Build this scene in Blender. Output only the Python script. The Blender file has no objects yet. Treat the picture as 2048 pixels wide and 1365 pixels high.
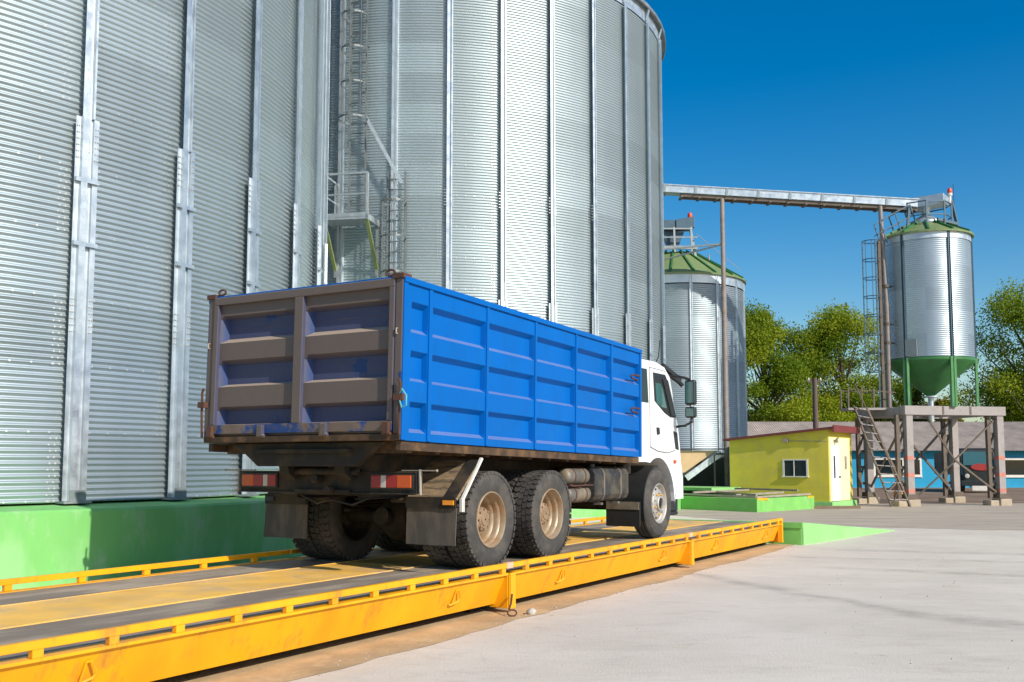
import bpy, bmesh, math, random
import numpy as np
from mathutils import Vector, Matrix
R = math.radians
sc = bpy.context.scene
col = sc.collection
rnd = random.Random(7)
PI = math.pi

# ------------------------------------------------------------------ mesh builder
class MB:
    def __init__(s):
        s.v = []; s.f = []; s.m = []; s.M = None
    def add(s, vs, fs, mi=0):
        b = len(s.v)
        if s.M is not None:
            vs = [tuple(s.M @ Vector(p)) for p in vs]
        s.v += [tuple(p) for p in vs]
        s.f += [tuple(b + i for i in f) for f in fs]
        s.m += [mi] * len(fs)
        return s
    def box(s, x0, x1, y0, y1, z0, z1, mi=0):
        vs = [(x, y, z) for z in (z0, z1) for y in (y0, y1) for x in (x0, x1)]
        return s.add(vs, [(0, 2, 3, 1), (4, 5, 7, 6), (0, 1, 5, 4), (2, 6, 7, 3), (0, 4, 6, 2), (1, 3, 7, 5)], mi)
    def bar(s, p, q, w, h, up=(0, 0, 1), mi=0):
        p = Vector(p); q = Vector(q); d = (q - p).normalized(); u = Vector(up)
        if abs(d.dot(u)) > .98: u = Vector((1, 0, 0))
        a = d.cross(u).normalized(); b = a.cross(d).normalized()
        vs = []
        for o in (p, q):
            for i, j in ((-1, -1), (1, -1), (1, 1), (-1, 1)):
                vs.append(o + a * (w / 2 * i) + b * (h / 2 * j))
        return s.add(vs, [(3, 2, 1, 0), (4, 5, 6, 7), (0, 1, 5, 4), (1, 2, 6, 5), (2, 3, 7, 6), (3, 0, 4, 7)], mi)
    def tube(s, pts, r, n=8, mi=0, r2=None, caps=True):
        pts = [Vector(p) for p in pts]; k = len(pts); vs = []; fs = []
        prev = None
        for i, p in enumerate(pts):
            d = (pts[min(i + 1, k - 1)] - pts[max(i - 1, 0)]).normalized()
            if prev is None:
                u = Vector((0, 0, 1)) if abs(d.z) < .9 else Vector((1, 0, 0))
                a = d.cross(u).normalized()
            else:
                a = (prev - d * prev.dot(d))
                a = a.normalized() if a.length > 1e-6 else d.orthogonal().normalized()
            prev = a; b = d.cross(a)
            rr = r if r2 is None else r + (r2 - r) * i / max(1, k - 1)
            for j in range(n):
                t = 2 * PI * j / n
                vs.append(p + a * (rr * math.cos(t)) + b * (rr * math.sin(t)))
        for i in range(k - 1):
            for j in range(n):
                fs.append((i * n + j, i * n + (j + 1) % n, (i + 1) * n + (j + 1) % n, (i + 1) * n + j))
        if caps:
            fs.append(tuple(range(n - 1, -1, -1))); fs.append(tuple((k - 1) * n + j for j in range(n)))
        return s.add(vs, fs, mi)
    def lathe(s, prof, c=(0, 0, 0), axis='z', n=32, a0=0., a1=2 * PI, mi=0):
        full = abs(a1 - a0 - 2 * PI) < 1e-6
        na = n if full else n + 1
        vs = []
        for r, h in prof:
            for j in range(na):
                t = a0 + (a1 - a0) * j / n
                p = (r * math.cos(t), r * math.sin(t), h)
                if axis == 'x': p = (h, p[0], p[1])
                elif axis == 'y': p = (p[0], h, p[1])
                vs.append((p[0] + c[0], p[1] + c[1], p[2] + c[2]))
        fs = []
        for i in range(len(prof) - 1):
            for j in range(n):
                k = (j + 1) % na
                fs.append((i * na + j, i * na + k, (i + 1) * na + k, (i + 1) * na + j))
        return s.add(vs, fs, mi)
    def prism(s, poly, axis, lo, hi, mi=0):
        n = len(poly); vs = []
        for h in (lo, hi):
            for u, v in poly:
                vs.append({'x': (h, u, v), 'y': (u, h, v), 'z': (u, v, h)}[axis])
        fs = [tuple(range(n - 1, -1, -1)), tuple(range(n, 2 * n))]
        fs += [(i, (i + 1) % n, n + (i + 1) % n, n + i) for i in range(n)]
        return s.add(vs, fs, mi)
    def blob(s, c, r, seed=0, mi=0):
        rr = random.Random(seed); vs = []; fs = []
        rx, ry, rz = r if isinstance(r, tuple) else (r, r, r)
        for i in range(1, 5):
            for j in range(7):
                t = PI * i / 5; q = 2 * PI * j / 7; k = rr.uniform(.8, 1.15)
                vs.append((c[0] + rx * k * math.sin(t) * math.cos(q), c[1] + ry * k * math.sin(t) * math.sin(q), c[2] + rz * k * math.cos(t)))
        vs += [(c[0], c[1], c[2] + rz), (c[0], c[1], c[2] - rz)]
        for i in range(3):
            for j in range(7):
                fs.append((i * 7 + j, (i + 1) * 7 + j, (i + 1) * 7 + (j + 1) % 7, i * 7 + (j + 1) % 7))
        for j in range(7):
            fs.append((28, j, (j + 1) % 7)); fs.append((29, 21 + (j + 1) % 7, 21 + j))
        return s.add(vs, fs, mi)
    def build(s, name, mat, parent=None, smooth=None, bevel=None, loc=None, rot=None, recalc=True, seg=2):
        off = Vector((0, 0, 0))
        if parent is not None and loc is None:
            off = Vector(OFF.get(parent, (0, 0, 0)))
        me = bpy.data.meshes.new(name)
        me.from_pydata([tuple(Vector(p) - off) for p in s.v], [], s.f)
        mats = mat if isinstance(mat, (list, tuple)) else [mat]
        for m_ in mats: me.materials.append(m_)
        if len(mats) > 1: me.polygons.foreach_set('material_index', s.m)
        if recalc:
            bm = bmesh.new(); bm.from_mesh(me)
            bmesh.ops.recalc_face_normals(bm, faces=bm.faces[:]); bm.to_mesh(me); bm.free()
        if smooth:
            me.polygons.foreach_set('use_smooth', [True] * len(me.polygons))
            me.set_sharp_from_angle(angle=R(smooth))
        me.update()
        o = bpy.data.objects.new(name, me); col.objects.link(o)
        if parent is not None: o.parent = parent; OFF[o] = OFF.get(parent, (0, 0, 0)) if loc is None else (0, 0, 0)
        if loc is not None: o.location = loc
        if rot is not None: o.rotation_euler = rot
        if bevel:
            b = o.modifiers.new('Bevel', 'BEVEL'); b.width = bevel; b.segments = seg; b.limit_method = 'ANGLE'; b.angle_limit = R(40)
            b.harden_normals = False
        return o
OFF = {}
def tag(o, label=None, cat=None, group=None, kind=None):
    if label: o['label'] = label
    if cat: o['category'] = cat
    if group: o['group'] = group
    if kind: o['kind'] = kind
    return o
def thing(name, label, cat, loc=(0, 0, 0), rotz=0., group=None, local=False):
    o = bpy.data.objects.new(name, None); col.objects.link(o)
    o.location = loc; o.rotation_euler = (0, 0, rotz); o.empty_display_size = .2
    OFF[o] = (0, 0, 0) if local else tuple(loc)      # local=False: parts are given in world coordinates
    return tag(o, label, cat, group)
def dup(o, parent=None, loc=None):
    c = o.copy(); col.objects.link(c)
    if parent is not None: c.parent = parent
    if loc is not None: c.location = loc
    for ch in [k for k in bpy.data.objects if k.parent == o]:
        dup(ch, c)
    return c

# ------------------------------------------------------------------ materials
def mat(name, c, rough=.6, metal=0., var=0., vs=3., bump=0., bs=20., c2=None, mixs=2., mixlo=.45, mixhi=.6, stretch=None, coat=0., spec=None, c3=None, mix3=6.):
    m = bpy.data.materials.new(name); m.use_nodes = True
    nt = m.node_tree; N = nt.nodes; L = nt.links; b = N['Principled BSDF']
    b.inputs['Roughness'].default_value = rough; b.inputs['Metallic'].default_value = metal
    b.inputs['Coat Weight'].default_value = coat; b.inputs['Coat Roughness'].default_value = .15
    if spec is not None: b.inputs['Specular IOR Level'].default_value = spec
    c = tuple(c) + (1,)
    b.inputs['Base Color'].default_value = c
    tc = N.new('ShaderNodeTexCoord'); mp = N.new('ShaderNodeMapping'); L.new(tc.outputs['Object'], mp.inputs[0])
    if stretch: mp.inputs['Scale'].default_value = stretch
    out = None
    def noise(scale, det=6, ro=.6):
        n = N.new('ShaderNodeTexNoise'); n.inputs['Scale'].default_value = scale; n.inputs['Detail'].default_value = det
        n.inputs['Roughness'].default_value = ro; L.new(mp.outputs[0], n.inputs['Vector']); return n
    def mixc(a, bcol, fac):
        x = N.new('ShaderNodeMix'); x.data_type = 'RGBA'
        if isinstance(a, tuple): x.inputs[6].default_value = a
        else: L.new(a, x.inputs[6])
        x.inputs[7].default_value = tuple(bcol) + (1,)
        L.new(fac, x.inputs[0]); return x.outputs[2]
    def ramp(src, lo, hi):
        r = N.new('ShaderNodeMapRange'); r.inputs[1].default_value = lo; r.inputs[2].default_value = hi; L.new(src, r.inputs[0]); return r.outputs[0]
    cur = c
    if c2 is not None:
        cur = mixc(cur, c2, ramp(noise(mixs).outputs['Fac'], mixlo, mixhi))
    if c3 is not None:
        cur = mixc(cur, c3, ramp(noise(mix3, 8, .7).outputs['Fac'], .55, .72))
    if var:
        n = noise(vs)
        r = N.new('ShaderNodeMapRange'); r.inputs[1].default_value = .3; r.inputs[2].default_value = .7
        r.inputs[3].default_value = 1 - var; r.inputs[4].default_value = 1 + var; L.new(n.outputs['Fac'], r.inputs[0])
        x = N.new('ShaderNodeVectorMath'); x.operation = 'SCALE'
        if isinstance(cur, tuple): x.inputs[0].default_value = cur[:3]
        else: L.new(cur, x.inputs[0])
        L.new(r.outputs[0], x.inputs['Scale']); cur = x.outputs[0]
        r2 = N.new('ShaderNodeMapRange'); r2.inputs[1].default_value = .3; r2.inputs[2].default_value = .7
        r2.inputs[3].default_value = max(.03, rough - .1); r2.inputs[4].default_value = min(1, rough + .1)
        L.new(n.outputs['Fac'], r2.inputs[0]); L.new(r2.outputs[0], b.inputs['Roughness'])
    if not isinstance(cur, tuple): L.new(cur, b.inputs['Base Color'])
    if bump:
        n = noise(bs); bp = N.new('ShaderNodeBump'); bp.inputs['Strength'].default_value = bump; bp.inputs['Distance'].default_value = .02
        L.new(n.outputs['Fac'], bp.inputs['Height']); L.new(bp.outputs[0], b.inputs['Normal'])
    return m

def galv_sheet(nm='galvanised_sheet', me_=.74, base=(.435, .51, .54)):
    m = mat(nm, (.70, .73, .74), .45, me_)
    nt = m.node_tree; N = nt.nodes; L = nt.links; b = N['Principled BSDF']
    at = N.new('ShaderNodeAttribute'); at.attribute_name = 'tone'
    n = N.new('ShaderNodeTexNoise'); n.inputs['Scale'].default_value = 1.3; n.inputs['Detail'].default_value = 5
    tc = N.new('ShaderNodeTexCoord'); mp = N.new('ShaderNodeMapping'); mp.inputs['Scale'].default_value = (1, 1, .18)
    L.new(tc.outputs['Object'], mp.inputs[0]); L.new(mp.outputs[0], n.inputs['Vector'])
    a = N.new('ShaderNodeMath'); a.operation = 'MULTIPLY_ADD'; L.new(at.outputs['Fac'], a.inputs[0]); a.inputs[1].default_value = .2; a.inputs[2].default_value = .85
    a2 = N.new('ShaderNodeMath'); a2.operation = 'MULTIPLY_ADD'; L.new(n.outputs['Fac'], a2.inputs[0]); a2.inputs[1].default_value = .16; L.new(a.outputs[0], a2.inputs[2])
    v = N.new('ShaderNodeVectorMath'); v.operation = 'SCALE'; v.inputs[0].default_value = base; L.new(a2.outputs[0], v.inputs['Scale'])
    L.new(v.outputs[0], b.inputs['Base Color'])
    r = N.new('ShaderNodeMapRange'); r.inputs[3].default_value = .38; r.inputs[4].default_value = .48; L.new(n.outputs['Fac'], r.inputs[0]); L.new(r.outputs[0], b.inputs['Roughness'])
    return m
M = {}
M['sheet'] = galv_sheet()
M['sheet_small'] = galv_sheet('galvanised_small_sheet', .8, (.40, .47, .51))
M['galv'] = mat('galvanised_steel', (.56, .62, .66), .45, .75, var=.12, vs=5)
M['galv_dull'] = mat('weathered_galvanised', (.30, .335, .345), .55, .6, var=.15, vs=6)
M['ladder'] = mat('dull_ladder_steel', (.17, .19, .195), .5, .5, var=.15, vs=6)
M['bolt'] = mat('bolt_zinc', (.62, .62, .60), .4, .7)
M['green'] = mat('green_paint', (.19, .53, .14), .65, var=.10, vs=1.2, c2=(.27, .58, .22), mixs=1.7, bump=.25, bs=9, c3=(.36, .56, .31), mix3=2.2, stretch=(1, 1, .45))
M['green2'] = mat('green_curb_paint', (.19, .50, .11), .7, var=.12, vs=2., bump=.2, bs=12, c3=(.30, .56, .24), mix3=1.6)
M['green_pale'] = mat('pale_green_paint', (.27, .58, .20), .7, var=.10, vs=2.5, bump=.2, bs=12)
M['roof_green'] = mat('green_roof_sheet', (.19, .26, .10), .5, var=.1, vs=2)
M['cone_green'] = mat('green_enamel', (.035, .17, .045), .4, var=.15, vs=2.5)
M['leg_green'] = mat('green_leg_enamel', (.07, .24, .08), .4, var=.15, vs=3)
M['brace_green'] = mat('olive_green_brace', (.22, .27, .10), .55, var=.12, vs=4)
M['yellow'] = mat('orange_yellow_paint', (.83, .40, .003), .5, var=.10, vs=2.5, c2=(.78, .345, .005), mixs=1.2, c3=(.50, .20, .03), mix3=4.5, stretch=(1, 1, .35), bump=.05, bs=14)
M['deck_yellow'] = mat('worn_yellow_plate', (.86, .49, .085), .65, var=.14, vs=2.2, c2=(.72, .46, .19), mixs=1.6, mixlo=.42, mixhi=.68, bump=.15, bs=25, c3=(.44, .31, .17), mix3=1.6)
M['deck_grey'] = mat('tyre_worn_grey_plate', (.235, .19, .145), .78, var=.22, vs=3, stretch=(1, .25, 1), c2=(.34, .275, .205), mixs=3, bump=.3, bs=40)
M['pink'] = mat('faded_pink_primer', (.75, .42, .30), .6, var=.1)
M['blue'] = mat('blue_truck_paint', (.0, .112, .425), .45, var=.07, vs=2.0, spec=.15, c3=(.003, .125, .42), mix3=2.4, c2=(.002, .10, .37), mixs=5, mixlo=.5, mixhi=.75, stretch=(1, 1, .45), bump=.02, bs=6)
def dust_sun_up(m, c, k):  # pales up-facing slopes: dust, plus sunlight painted into the colour
    nt = m.node_tree; N = nt.nodes; L = nt.links; b = N['Principled BSDF']; src = b.inputs['Base Color'].links[0].from_socket
    g = N.new('ShaderNodeNewGeometry'); sn = N.new('ShaderNodeSeparateXYZ'); L.new(g.outputs['True Normal'], sn.inputs[0])
    up = N.new('ShaderNodeMapRange'); up.inputs[1].default_value = .35; up.inputs[2].default_value = .65; up.inputs[4].default_value = k; L.new(sn.outputs[2], up.inputs[0])
    x = N.new('ShaderNodeMix'); x.data_type = 'RGBA'; L.new(up.outputs[0], x.inputs[0]); L.new(src, x.inputs[6]); x.inputs[7].default_value = c + (1,); L.new(x.outputs[2], b.inputs['Base Color'])
dust_sun_up(M['blue'], (.40, .37, .40), .30)
M['white'] = mat('white_cab_paint', (.78, .79, .80), .3, var=.03, vs=2, coat=.4)
M['black'] = mat('black_plastic', (.018, .019, .02), .5, var=.2, vs=6)
M['rubber'] = mat('tyre_rubber', (.050, .047, .044), .8, var=.25, vs=7, c2=(.082, .073, .063), mixs=5, bump=.1, bs=60)
M['flap'] = mat('rubber_mudflap', (.07, .06, .05), .8, var=.25, vs=5, c2=(.15, .12, .09), mixs=3.5, mixlo=.45, mixhi=.75, stretch=(1.5, 1, .5))
M['fender'] = mat('straw_dusted_fender', (.25, .175, .10), .9, var=.3, vs=14, c2=(.10, .075, .05), mixs=9, mixlo=.48, mixhi=.62, stretch=(.5, 2, 2), bump=.5, bs=40)
M['chassis'] = mat('dirty_chassis', (.017, .014, .011), .8, var=.3, vs=4, c2=(.045, .031, .018), mixs=4)
M['sill'] = mat('rusty_sill', (.05, .03, .016), .75, var=.3, vs=4, c2=(.12, .065, .028), mixs=5)
M['rust'] = mat('rusty_steel', (.085, .038, .025), .8, var=.3, vs=9)
M['rim'] = mat('dusty_tan_rim', (.46, .36, .245), .42, .35, var=.15, vs=5, c2=(.36, .24, .14), mixs=4)
M['hub'] = mat('dusty_tan_hub', (.27, .185, .115), .65, .1, var=.25, vs=9)
M['alu'] = mat('silver_rim', (.50, .48, .45), .5, .5, var=.2, vs=6)
M['nut_yellow'] = mat('yellow_nut_marker', (.75, .42, .03), .5)
M['tank'] = mat('dusty_grey_tank', (.13, .12, .105), .55, .2, var=.2, vs=5, c2=(.22, .18, .13), mixs=4)
M['tankdark'] = mat('dark_fuel_tank', (.04, .04, .042), .5, .3, var=.25, vs=5, c2=(.10, .085, .065), mixs=4)
M['glass'] = mat('dark_glass', (.012, .02, .024), .08, 0, spec=.35)
M['glass_teal'] = mat('teal_glass', (.05, .13, .13), .08, 0, spec=.8)
M['red'] = mat('red_lens', (.30, .012, .012), .3, coat=.05)
M['orange'] = mat('orange_lens', (.55, .085, .01), .3, coat=.05)
M['amber'] = mat('amber_lens', (.85, .30, .01), .3, coat=.3)
M['clear'] = mat('white_lens', (.50, .46, .42), .3, coat=.05)
M['offwhite'] = mat('off_white_strip', (.70, .68, .62), .5, var=.1, vs=6)
M['concrete'] = mat('silo_concrete', (.33, .30, .26), .85, var=.15, vs=3, bump=.3)
M['hut'] = mat('mustard_plaster', (.70, .58, .06), .8, var=.06, vs=1.2, c2=(.63, .53, .08), mixs=1.5, bump=.15, bs=14)
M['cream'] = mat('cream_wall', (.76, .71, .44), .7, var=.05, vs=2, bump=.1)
M['door'] = mat('white_door', (.80, .80, .76), .45, var=.04, vs=3)
M['maroon'] = mat('maroon_fascia', (.17, .035, .035), .55, var=.15, vs=3)
M['bluewall'] = mat('bright_blue_plaster', (.008, .29, .50), .75, var=.12, vs=.9, c3=(.05, .30, .45), mix3=1.4, bump=.2, bs=8)
M['asbestos'] = mat('asbestos_roof', (.47, .385, .315), .9, var=.2, vs=1.2, c3=(.36, .30, .25), mix3=1.0)
M['post'] = mat('dusty_grey_post', (.25, .215, .20), .6, .1, var=.15, vs=4, c2=(.22, .155, .11), mixs=2.2, mixlo=.52, mixhi=.66)
M['tower'] = mat('grey_tower_paint', (.33, .30, .285), .65, var=.1, vs=3, c3=(.24, .19, .15), mix3=4)
M['tower_dark'] = mat('grimy_lattice_steel', (.13, .10, .075), .7, var=.25, vs=5)
M['redpaint'] = mat('faded_red_band', (.52, .20, .15), .6, var=.15, vs=8)
M['footing'] = mat('tan_footing_concrete', (.42, .35, .26), .9, var=.15, vs=4, bump=.3)
M['bluegrey'] = mat('blue_grey_rail', (.07, .12, .16), .5, .3, var=.1)
M['lampred'] = mat('red_beacon', (.70, .07, .02), .35)
M['tan'] = mat('tan_sheet', (.62, .42, .24), .7, var=.1, vs=2)
M['darksheet'] = mat('dark_green_grey_sheet', (.045, .055, .05), .7, var=.2, vs=3)
M['grate'] = mat('rusty_grating', (.10, .07, .055), .8, var=.25, vs=6)
M['pipe'] = mat('weathered_pipe', (.36, .31, .25), .7, .2, var=.2, vs=5)
M['wood'] = mat('old_wood', (.19, .13, .085), .85, var=.25, vs=5, stretch=(1, 6, 6))
M['bark'] = mat('bark', (.095, .072, .055), .9, var=.3, vs=6, bump=.5, bs=10)
M['polewood'] = mat('tarred_pole', (.12, .085, .07), .85, var=.25, vs=4, stretch=(3, 3, .3))
M['truckdark'] = mat('dark_truck_paint', (.012, .017, .016), .45, var=.2, vs=3)
M['stone'] = mat('pale_stone', (.45, .42, .38), .9, var=.2, vs=20, bump=.4, bs=60)
M['soil'] = mat('brown_soil', (.20, .125, .075), .95, var=.25, vs=.8, c2=(.27, .19, .12), mixs=.5, bump=.5, bs=5)
M['inside'] = mat('dark_interior', (.015, .015, .014), .9)

def leafmat(name, c, c2, tr=.45):
    m = bpy.data.materials.new(name); m.use_nodes = True; nt = m.node_tree; N = nt.nodes; L = nt.links
    N.remove(N['Principled BSDF']); out = N['Material Output']
    g = N.new('ShaderNodeNewGeometry'); at = N.new('ShaderNodeAttribute'); at.attribute_name = 'clump'
    x = N.new('ShaderNodeMix'); x.data_type = 'RGBA'
    x.inputs[6].default_value = tuple(c) + (1,); x.inputs[7].default_value = tuple(c2) + (1,)
    k = N.new('ShaderNodeMath'); k.operation = 'MULTIPLY'; k.inputs[1].default_value = .75; L.new(at.outputs['Fac'], k.inputs[0])
    a = N.new('ShaderNodeMath'); a.operation = 'MULTIPLY_ADD'; a.inputs[1].default_value = .22; L.new(g.outputs['Random Per Island'], a.inputs[0]); L.new(k.outputs[0], a.inputs[2])
    L.new(a.outputs[0], x.inputs[0])
    d = N.new('ShaderNodeBsdfPrincipled'); d.inputs['Roughness'].default_value = .6; t = N.new('ShaderNodeBsdfTranslucent'); s = N.new('ShaderNodeMixShader'); s.inputs[0].default_value = tr
    d.inputs['Specular IOR Level'].default_value = .25
    L.new(x.outputs[2], d.inputs[0]); L.new(x.outputs[2], t.inputs[0]); L.new(d.outputs[0], s.inputs[1]); L.new(t.outputs[0], s.inputs[2]); L.new(s.outputs[0], out.inputs[0])
    return m
M['leaf'] = leafmat('yellow_green_leaf', (.135, .225, .012), (.38, .43, .02))
M['leaf_dark'] = leafmat('deep_green_leaf', (.06, .105, .014), (.17, .22, .02))
M['leaf_gold'] = leafmat('golden_leaf', (.16, .15, .015), (.30, .22, .02))

# brown dust on the tailgate, with shade of the recesses painted in as darker blue
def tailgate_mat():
    m = mat('dusty_shaded_blue_tailgate', (.01, .05, .24), .6)
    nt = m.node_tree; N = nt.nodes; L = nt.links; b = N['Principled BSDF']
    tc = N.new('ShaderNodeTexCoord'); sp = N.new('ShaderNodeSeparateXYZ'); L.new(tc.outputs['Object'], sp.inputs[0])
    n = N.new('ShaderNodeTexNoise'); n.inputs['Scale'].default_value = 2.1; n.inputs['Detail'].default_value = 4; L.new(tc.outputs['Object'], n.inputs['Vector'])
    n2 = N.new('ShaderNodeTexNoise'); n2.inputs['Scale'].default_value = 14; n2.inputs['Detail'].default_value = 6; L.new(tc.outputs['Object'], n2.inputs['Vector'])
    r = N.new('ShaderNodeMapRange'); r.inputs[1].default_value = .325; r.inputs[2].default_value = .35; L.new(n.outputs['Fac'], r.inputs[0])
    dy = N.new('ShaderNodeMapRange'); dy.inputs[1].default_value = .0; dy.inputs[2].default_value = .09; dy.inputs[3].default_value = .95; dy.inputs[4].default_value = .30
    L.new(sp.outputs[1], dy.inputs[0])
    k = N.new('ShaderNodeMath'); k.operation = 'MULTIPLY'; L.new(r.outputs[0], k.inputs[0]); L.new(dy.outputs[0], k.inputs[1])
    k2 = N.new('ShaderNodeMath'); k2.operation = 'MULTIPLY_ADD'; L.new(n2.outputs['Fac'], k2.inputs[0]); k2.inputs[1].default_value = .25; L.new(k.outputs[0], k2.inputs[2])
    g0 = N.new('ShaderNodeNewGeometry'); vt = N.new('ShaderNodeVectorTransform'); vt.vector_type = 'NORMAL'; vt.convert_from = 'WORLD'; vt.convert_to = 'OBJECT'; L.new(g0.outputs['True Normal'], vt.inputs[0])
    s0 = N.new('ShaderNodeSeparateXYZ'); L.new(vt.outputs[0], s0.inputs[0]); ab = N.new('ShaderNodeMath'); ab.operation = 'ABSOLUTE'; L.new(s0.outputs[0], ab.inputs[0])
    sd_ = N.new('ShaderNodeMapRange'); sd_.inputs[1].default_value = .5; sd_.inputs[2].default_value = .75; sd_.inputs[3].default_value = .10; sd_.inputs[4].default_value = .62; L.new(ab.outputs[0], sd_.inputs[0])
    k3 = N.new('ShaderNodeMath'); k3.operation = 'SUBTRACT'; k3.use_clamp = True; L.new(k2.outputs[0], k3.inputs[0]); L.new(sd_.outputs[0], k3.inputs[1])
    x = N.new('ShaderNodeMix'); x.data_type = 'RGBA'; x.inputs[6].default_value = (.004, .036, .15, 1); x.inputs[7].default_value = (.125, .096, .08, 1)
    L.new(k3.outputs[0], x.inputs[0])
    # dust on ledges that face up, paled to stand for sunlight there
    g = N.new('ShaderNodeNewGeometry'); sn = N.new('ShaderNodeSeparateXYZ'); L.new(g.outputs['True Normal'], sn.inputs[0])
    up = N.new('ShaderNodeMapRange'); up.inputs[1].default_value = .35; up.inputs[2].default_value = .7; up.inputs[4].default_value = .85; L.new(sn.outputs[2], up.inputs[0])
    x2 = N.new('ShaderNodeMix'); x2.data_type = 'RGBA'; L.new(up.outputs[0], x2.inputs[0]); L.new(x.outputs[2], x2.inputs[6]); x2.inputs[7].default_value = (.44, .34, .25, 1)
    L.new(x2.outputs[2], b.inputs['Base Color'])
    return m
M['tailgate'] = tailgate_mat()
M['tailrail'] = mat('dirty_blue_rail', (.01, .045, .18), .6, var=.2, vs=4, c2=(.15, .11, .085), mixs=3.2, mixlo=.46, mixhi=.52, c3=(.11, .06, .03), mix3=6)

def concrete_ground():
    m = mat('yard_concrete', (.5, .47, .42), .85)
    nt = m.node_tree; N = nt.nodes; L = nt.links; b = N['Principled BSDF']
    tc = N.new('ShaderNodeTexCoord')
    def noise(scale, det, sx=1, sy=1, rot=0, rough=.6):
        mp = N.new('ShaderNodeMapping'); mp.inputs['Scale'].default_value = (sx, sy, 1); mp.inputs['Rotation'].default_value = (0, 0, rot)
        L.new(tc.outputs['Object'], mp.inputs[0]); n = N.new('ShaderNodeTexNoise'); n.inputs['Scale'].default_value = scale; n.inputs['Detail'].default_value = det
        n.inputs['Roughness'].default_value = rough; L.new(mp.outputs[0], n.inputs['Vector']); return n.outputs['Fac']
    def rng(s, a, b_, c, d):
        r = N.new('ShaderNodeMapRange'); r.inputs[1].default_value = a; r.inputs[2].default_value = b_; r.inputs[3].default_value = c; r.inputs[4].default_value = d; L.new(s, r.inputs[0]); return r.outputs[0]
    def mix(a, bcol, f):
        x = N.new('ShaderNodeMix'); x.data_type = 'RGBA'
        if isinstance(a, tuple): x.inputs[6].default_value = a + (1,)
        else: L.new(a, x.inputs[6])
        x.inputs[7].default_value = bcol + (1,); L.new(f, x.inputs[0]); return x.outputs[2]
    c = mix((.71, .63, .525), (.62, .545, .445), rng(noise(.35, 8), .42, .62, 0, 1))
    c = mix(c, (.74, .665, .56), rng(noise(.9, 7, .25, 1.6, R(12)), .5, .72, 0, .8))
    c = mix(c, (.42, .38, .33), rng(noise(.45, 8, .18, 1.7, R(-14), .65), .60, .72, 0, .75))
    c = mix(c, (.52, .42, .30), rng(noise(1.7, 9, 1, 1, 0, .7), .58, .75, 0, .6))
    c = mix(c, (.28, .26, .23), rng(noise(26, 4), .66, .74, 0, .5))
    wn = noise(2.2, 5); wn2 = noise(.8, 6, rough=.7)
    def line(p0, p1, width, soft, amp, src):
        dx, dy = p1[0] - p0[0], p1[1] - p0[1]; ln = math.hypot(dx, dy); dx /= ln; dy /= ln
        sub = N.new('ShaderNodeVectorMath'); sub.operation = 'SUBTRACT'; L.new(tc.outputs['Object'], sub.inputs[0]); sub.inputs[1].default_value = (p0[0], p0[1], 0)
        def dot(v):
            d = N.new('ShaderNodeVectorMath'); d.operation = 'DOT_PRODUCT'; L.new(sub.outputs[0], d.inputs[0]); d.inputs[1].default_value = (v[0], v[1], 0); return d.outputs['Value']
        q = N.new('ShaderNodeMath'); q.operation = 'MULTIPLY_ADD'; L.new(src, q.inputs[0]); q.inputs[1].default_value = amp; L.new(dot((-dy, dx)), q.inputs[2])
        o_ = N.new('ShaderNodeMath'); o_.operation = 'SUBTRACT'; L.new(q.outputs[0], o_.inputs[0]); o_.inputs[1].default_value = amp * .5
        ab = N.new('ShaderNodeMath'); ab.operation = 'ABSOLUTE'; L.new(o_.outputs[0], ab.inputs[0])
        a = rng(ab.outputs[0], width, width + soft, 1, 0); u_ = dot((dx, dy))
        e0 = rng(u_, 0, .5, 0, 1); e1 = rng(u_, ln - .6, ln, 1, 0)
        m1 = N.new('ShaderNodeMath'); m1.operation = 'MULTIPLY'; L.new(a, m1.inputs[0]); L.new(e0, m1.inputs[1])
        m2 = N.new('ShaderNodeMath'); m2.operation = 'MULTIPLY'; L.new(m1.outputs[0], m2.inputs[0]); L.new(e1, m2.inputs[1]); return m2.outputs[0]
    def scaled(f, src, lo, hi, k):
        m1 = N.new('ShaderNodeMath'); m1.operation = 'MULTIPLY'; L.new(f, m1.inputs[0]); L.new(rng(src, lo, hi, .15 * k, k), m1.inputs[1]); return m1.outputs[0]
    for p0, p1, w_, so_, am, st in (((2.3, 14.0), (4.2, 9.6), .01, .24, .6, .55), ((3.9, 10.2), (9.5, 4.6), .03, .34, .7, .6), ((4.3, 14.5), (9.5, 12.2), .02, .25, .6, .5), ((5.2, 17.5), (12, 15.5), .03, .35, .6, .45), ((3.6, 16.2), (9, 14.9), .01, .18, .6, .4)):
        c = mix(c, (.27, .245, .205), scaled(line(p0, p1, w_, so_, am, wn2), wn, .35, .6, st))
    for p0, p1 in (((-.6, 9.4), (7.6, 4.4)), ((1.2, 12.4), (14, 4.6)), ((3.9, 16.8), (22, 5.8))):
        c = mix(c, (.30, .27, .23), scaled(line(p0, p1, .003, .009, .08, wn), wn2, .45, .6, .55))
    vo = N.new('ShaderNodeTexVoronoi'); vo.feature = 'DISTANCE_TO_EDGE'; vo.inputs['Scale'].default_value = .23
    ad = N.new('ShaderNodeVectorMath'); ad.operation = 'ADD'; L.new(tc.outputs['Object'], ad.inputs[0])
    nv = N.new('ShaderNodeTexNoise'); nv.inputs['Scale'].default_value = 1.1; nv.inputs['Detail'].default_value = 6; L.new(tc.outputs['Object'], nv.inputs['Vector'])
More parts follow.
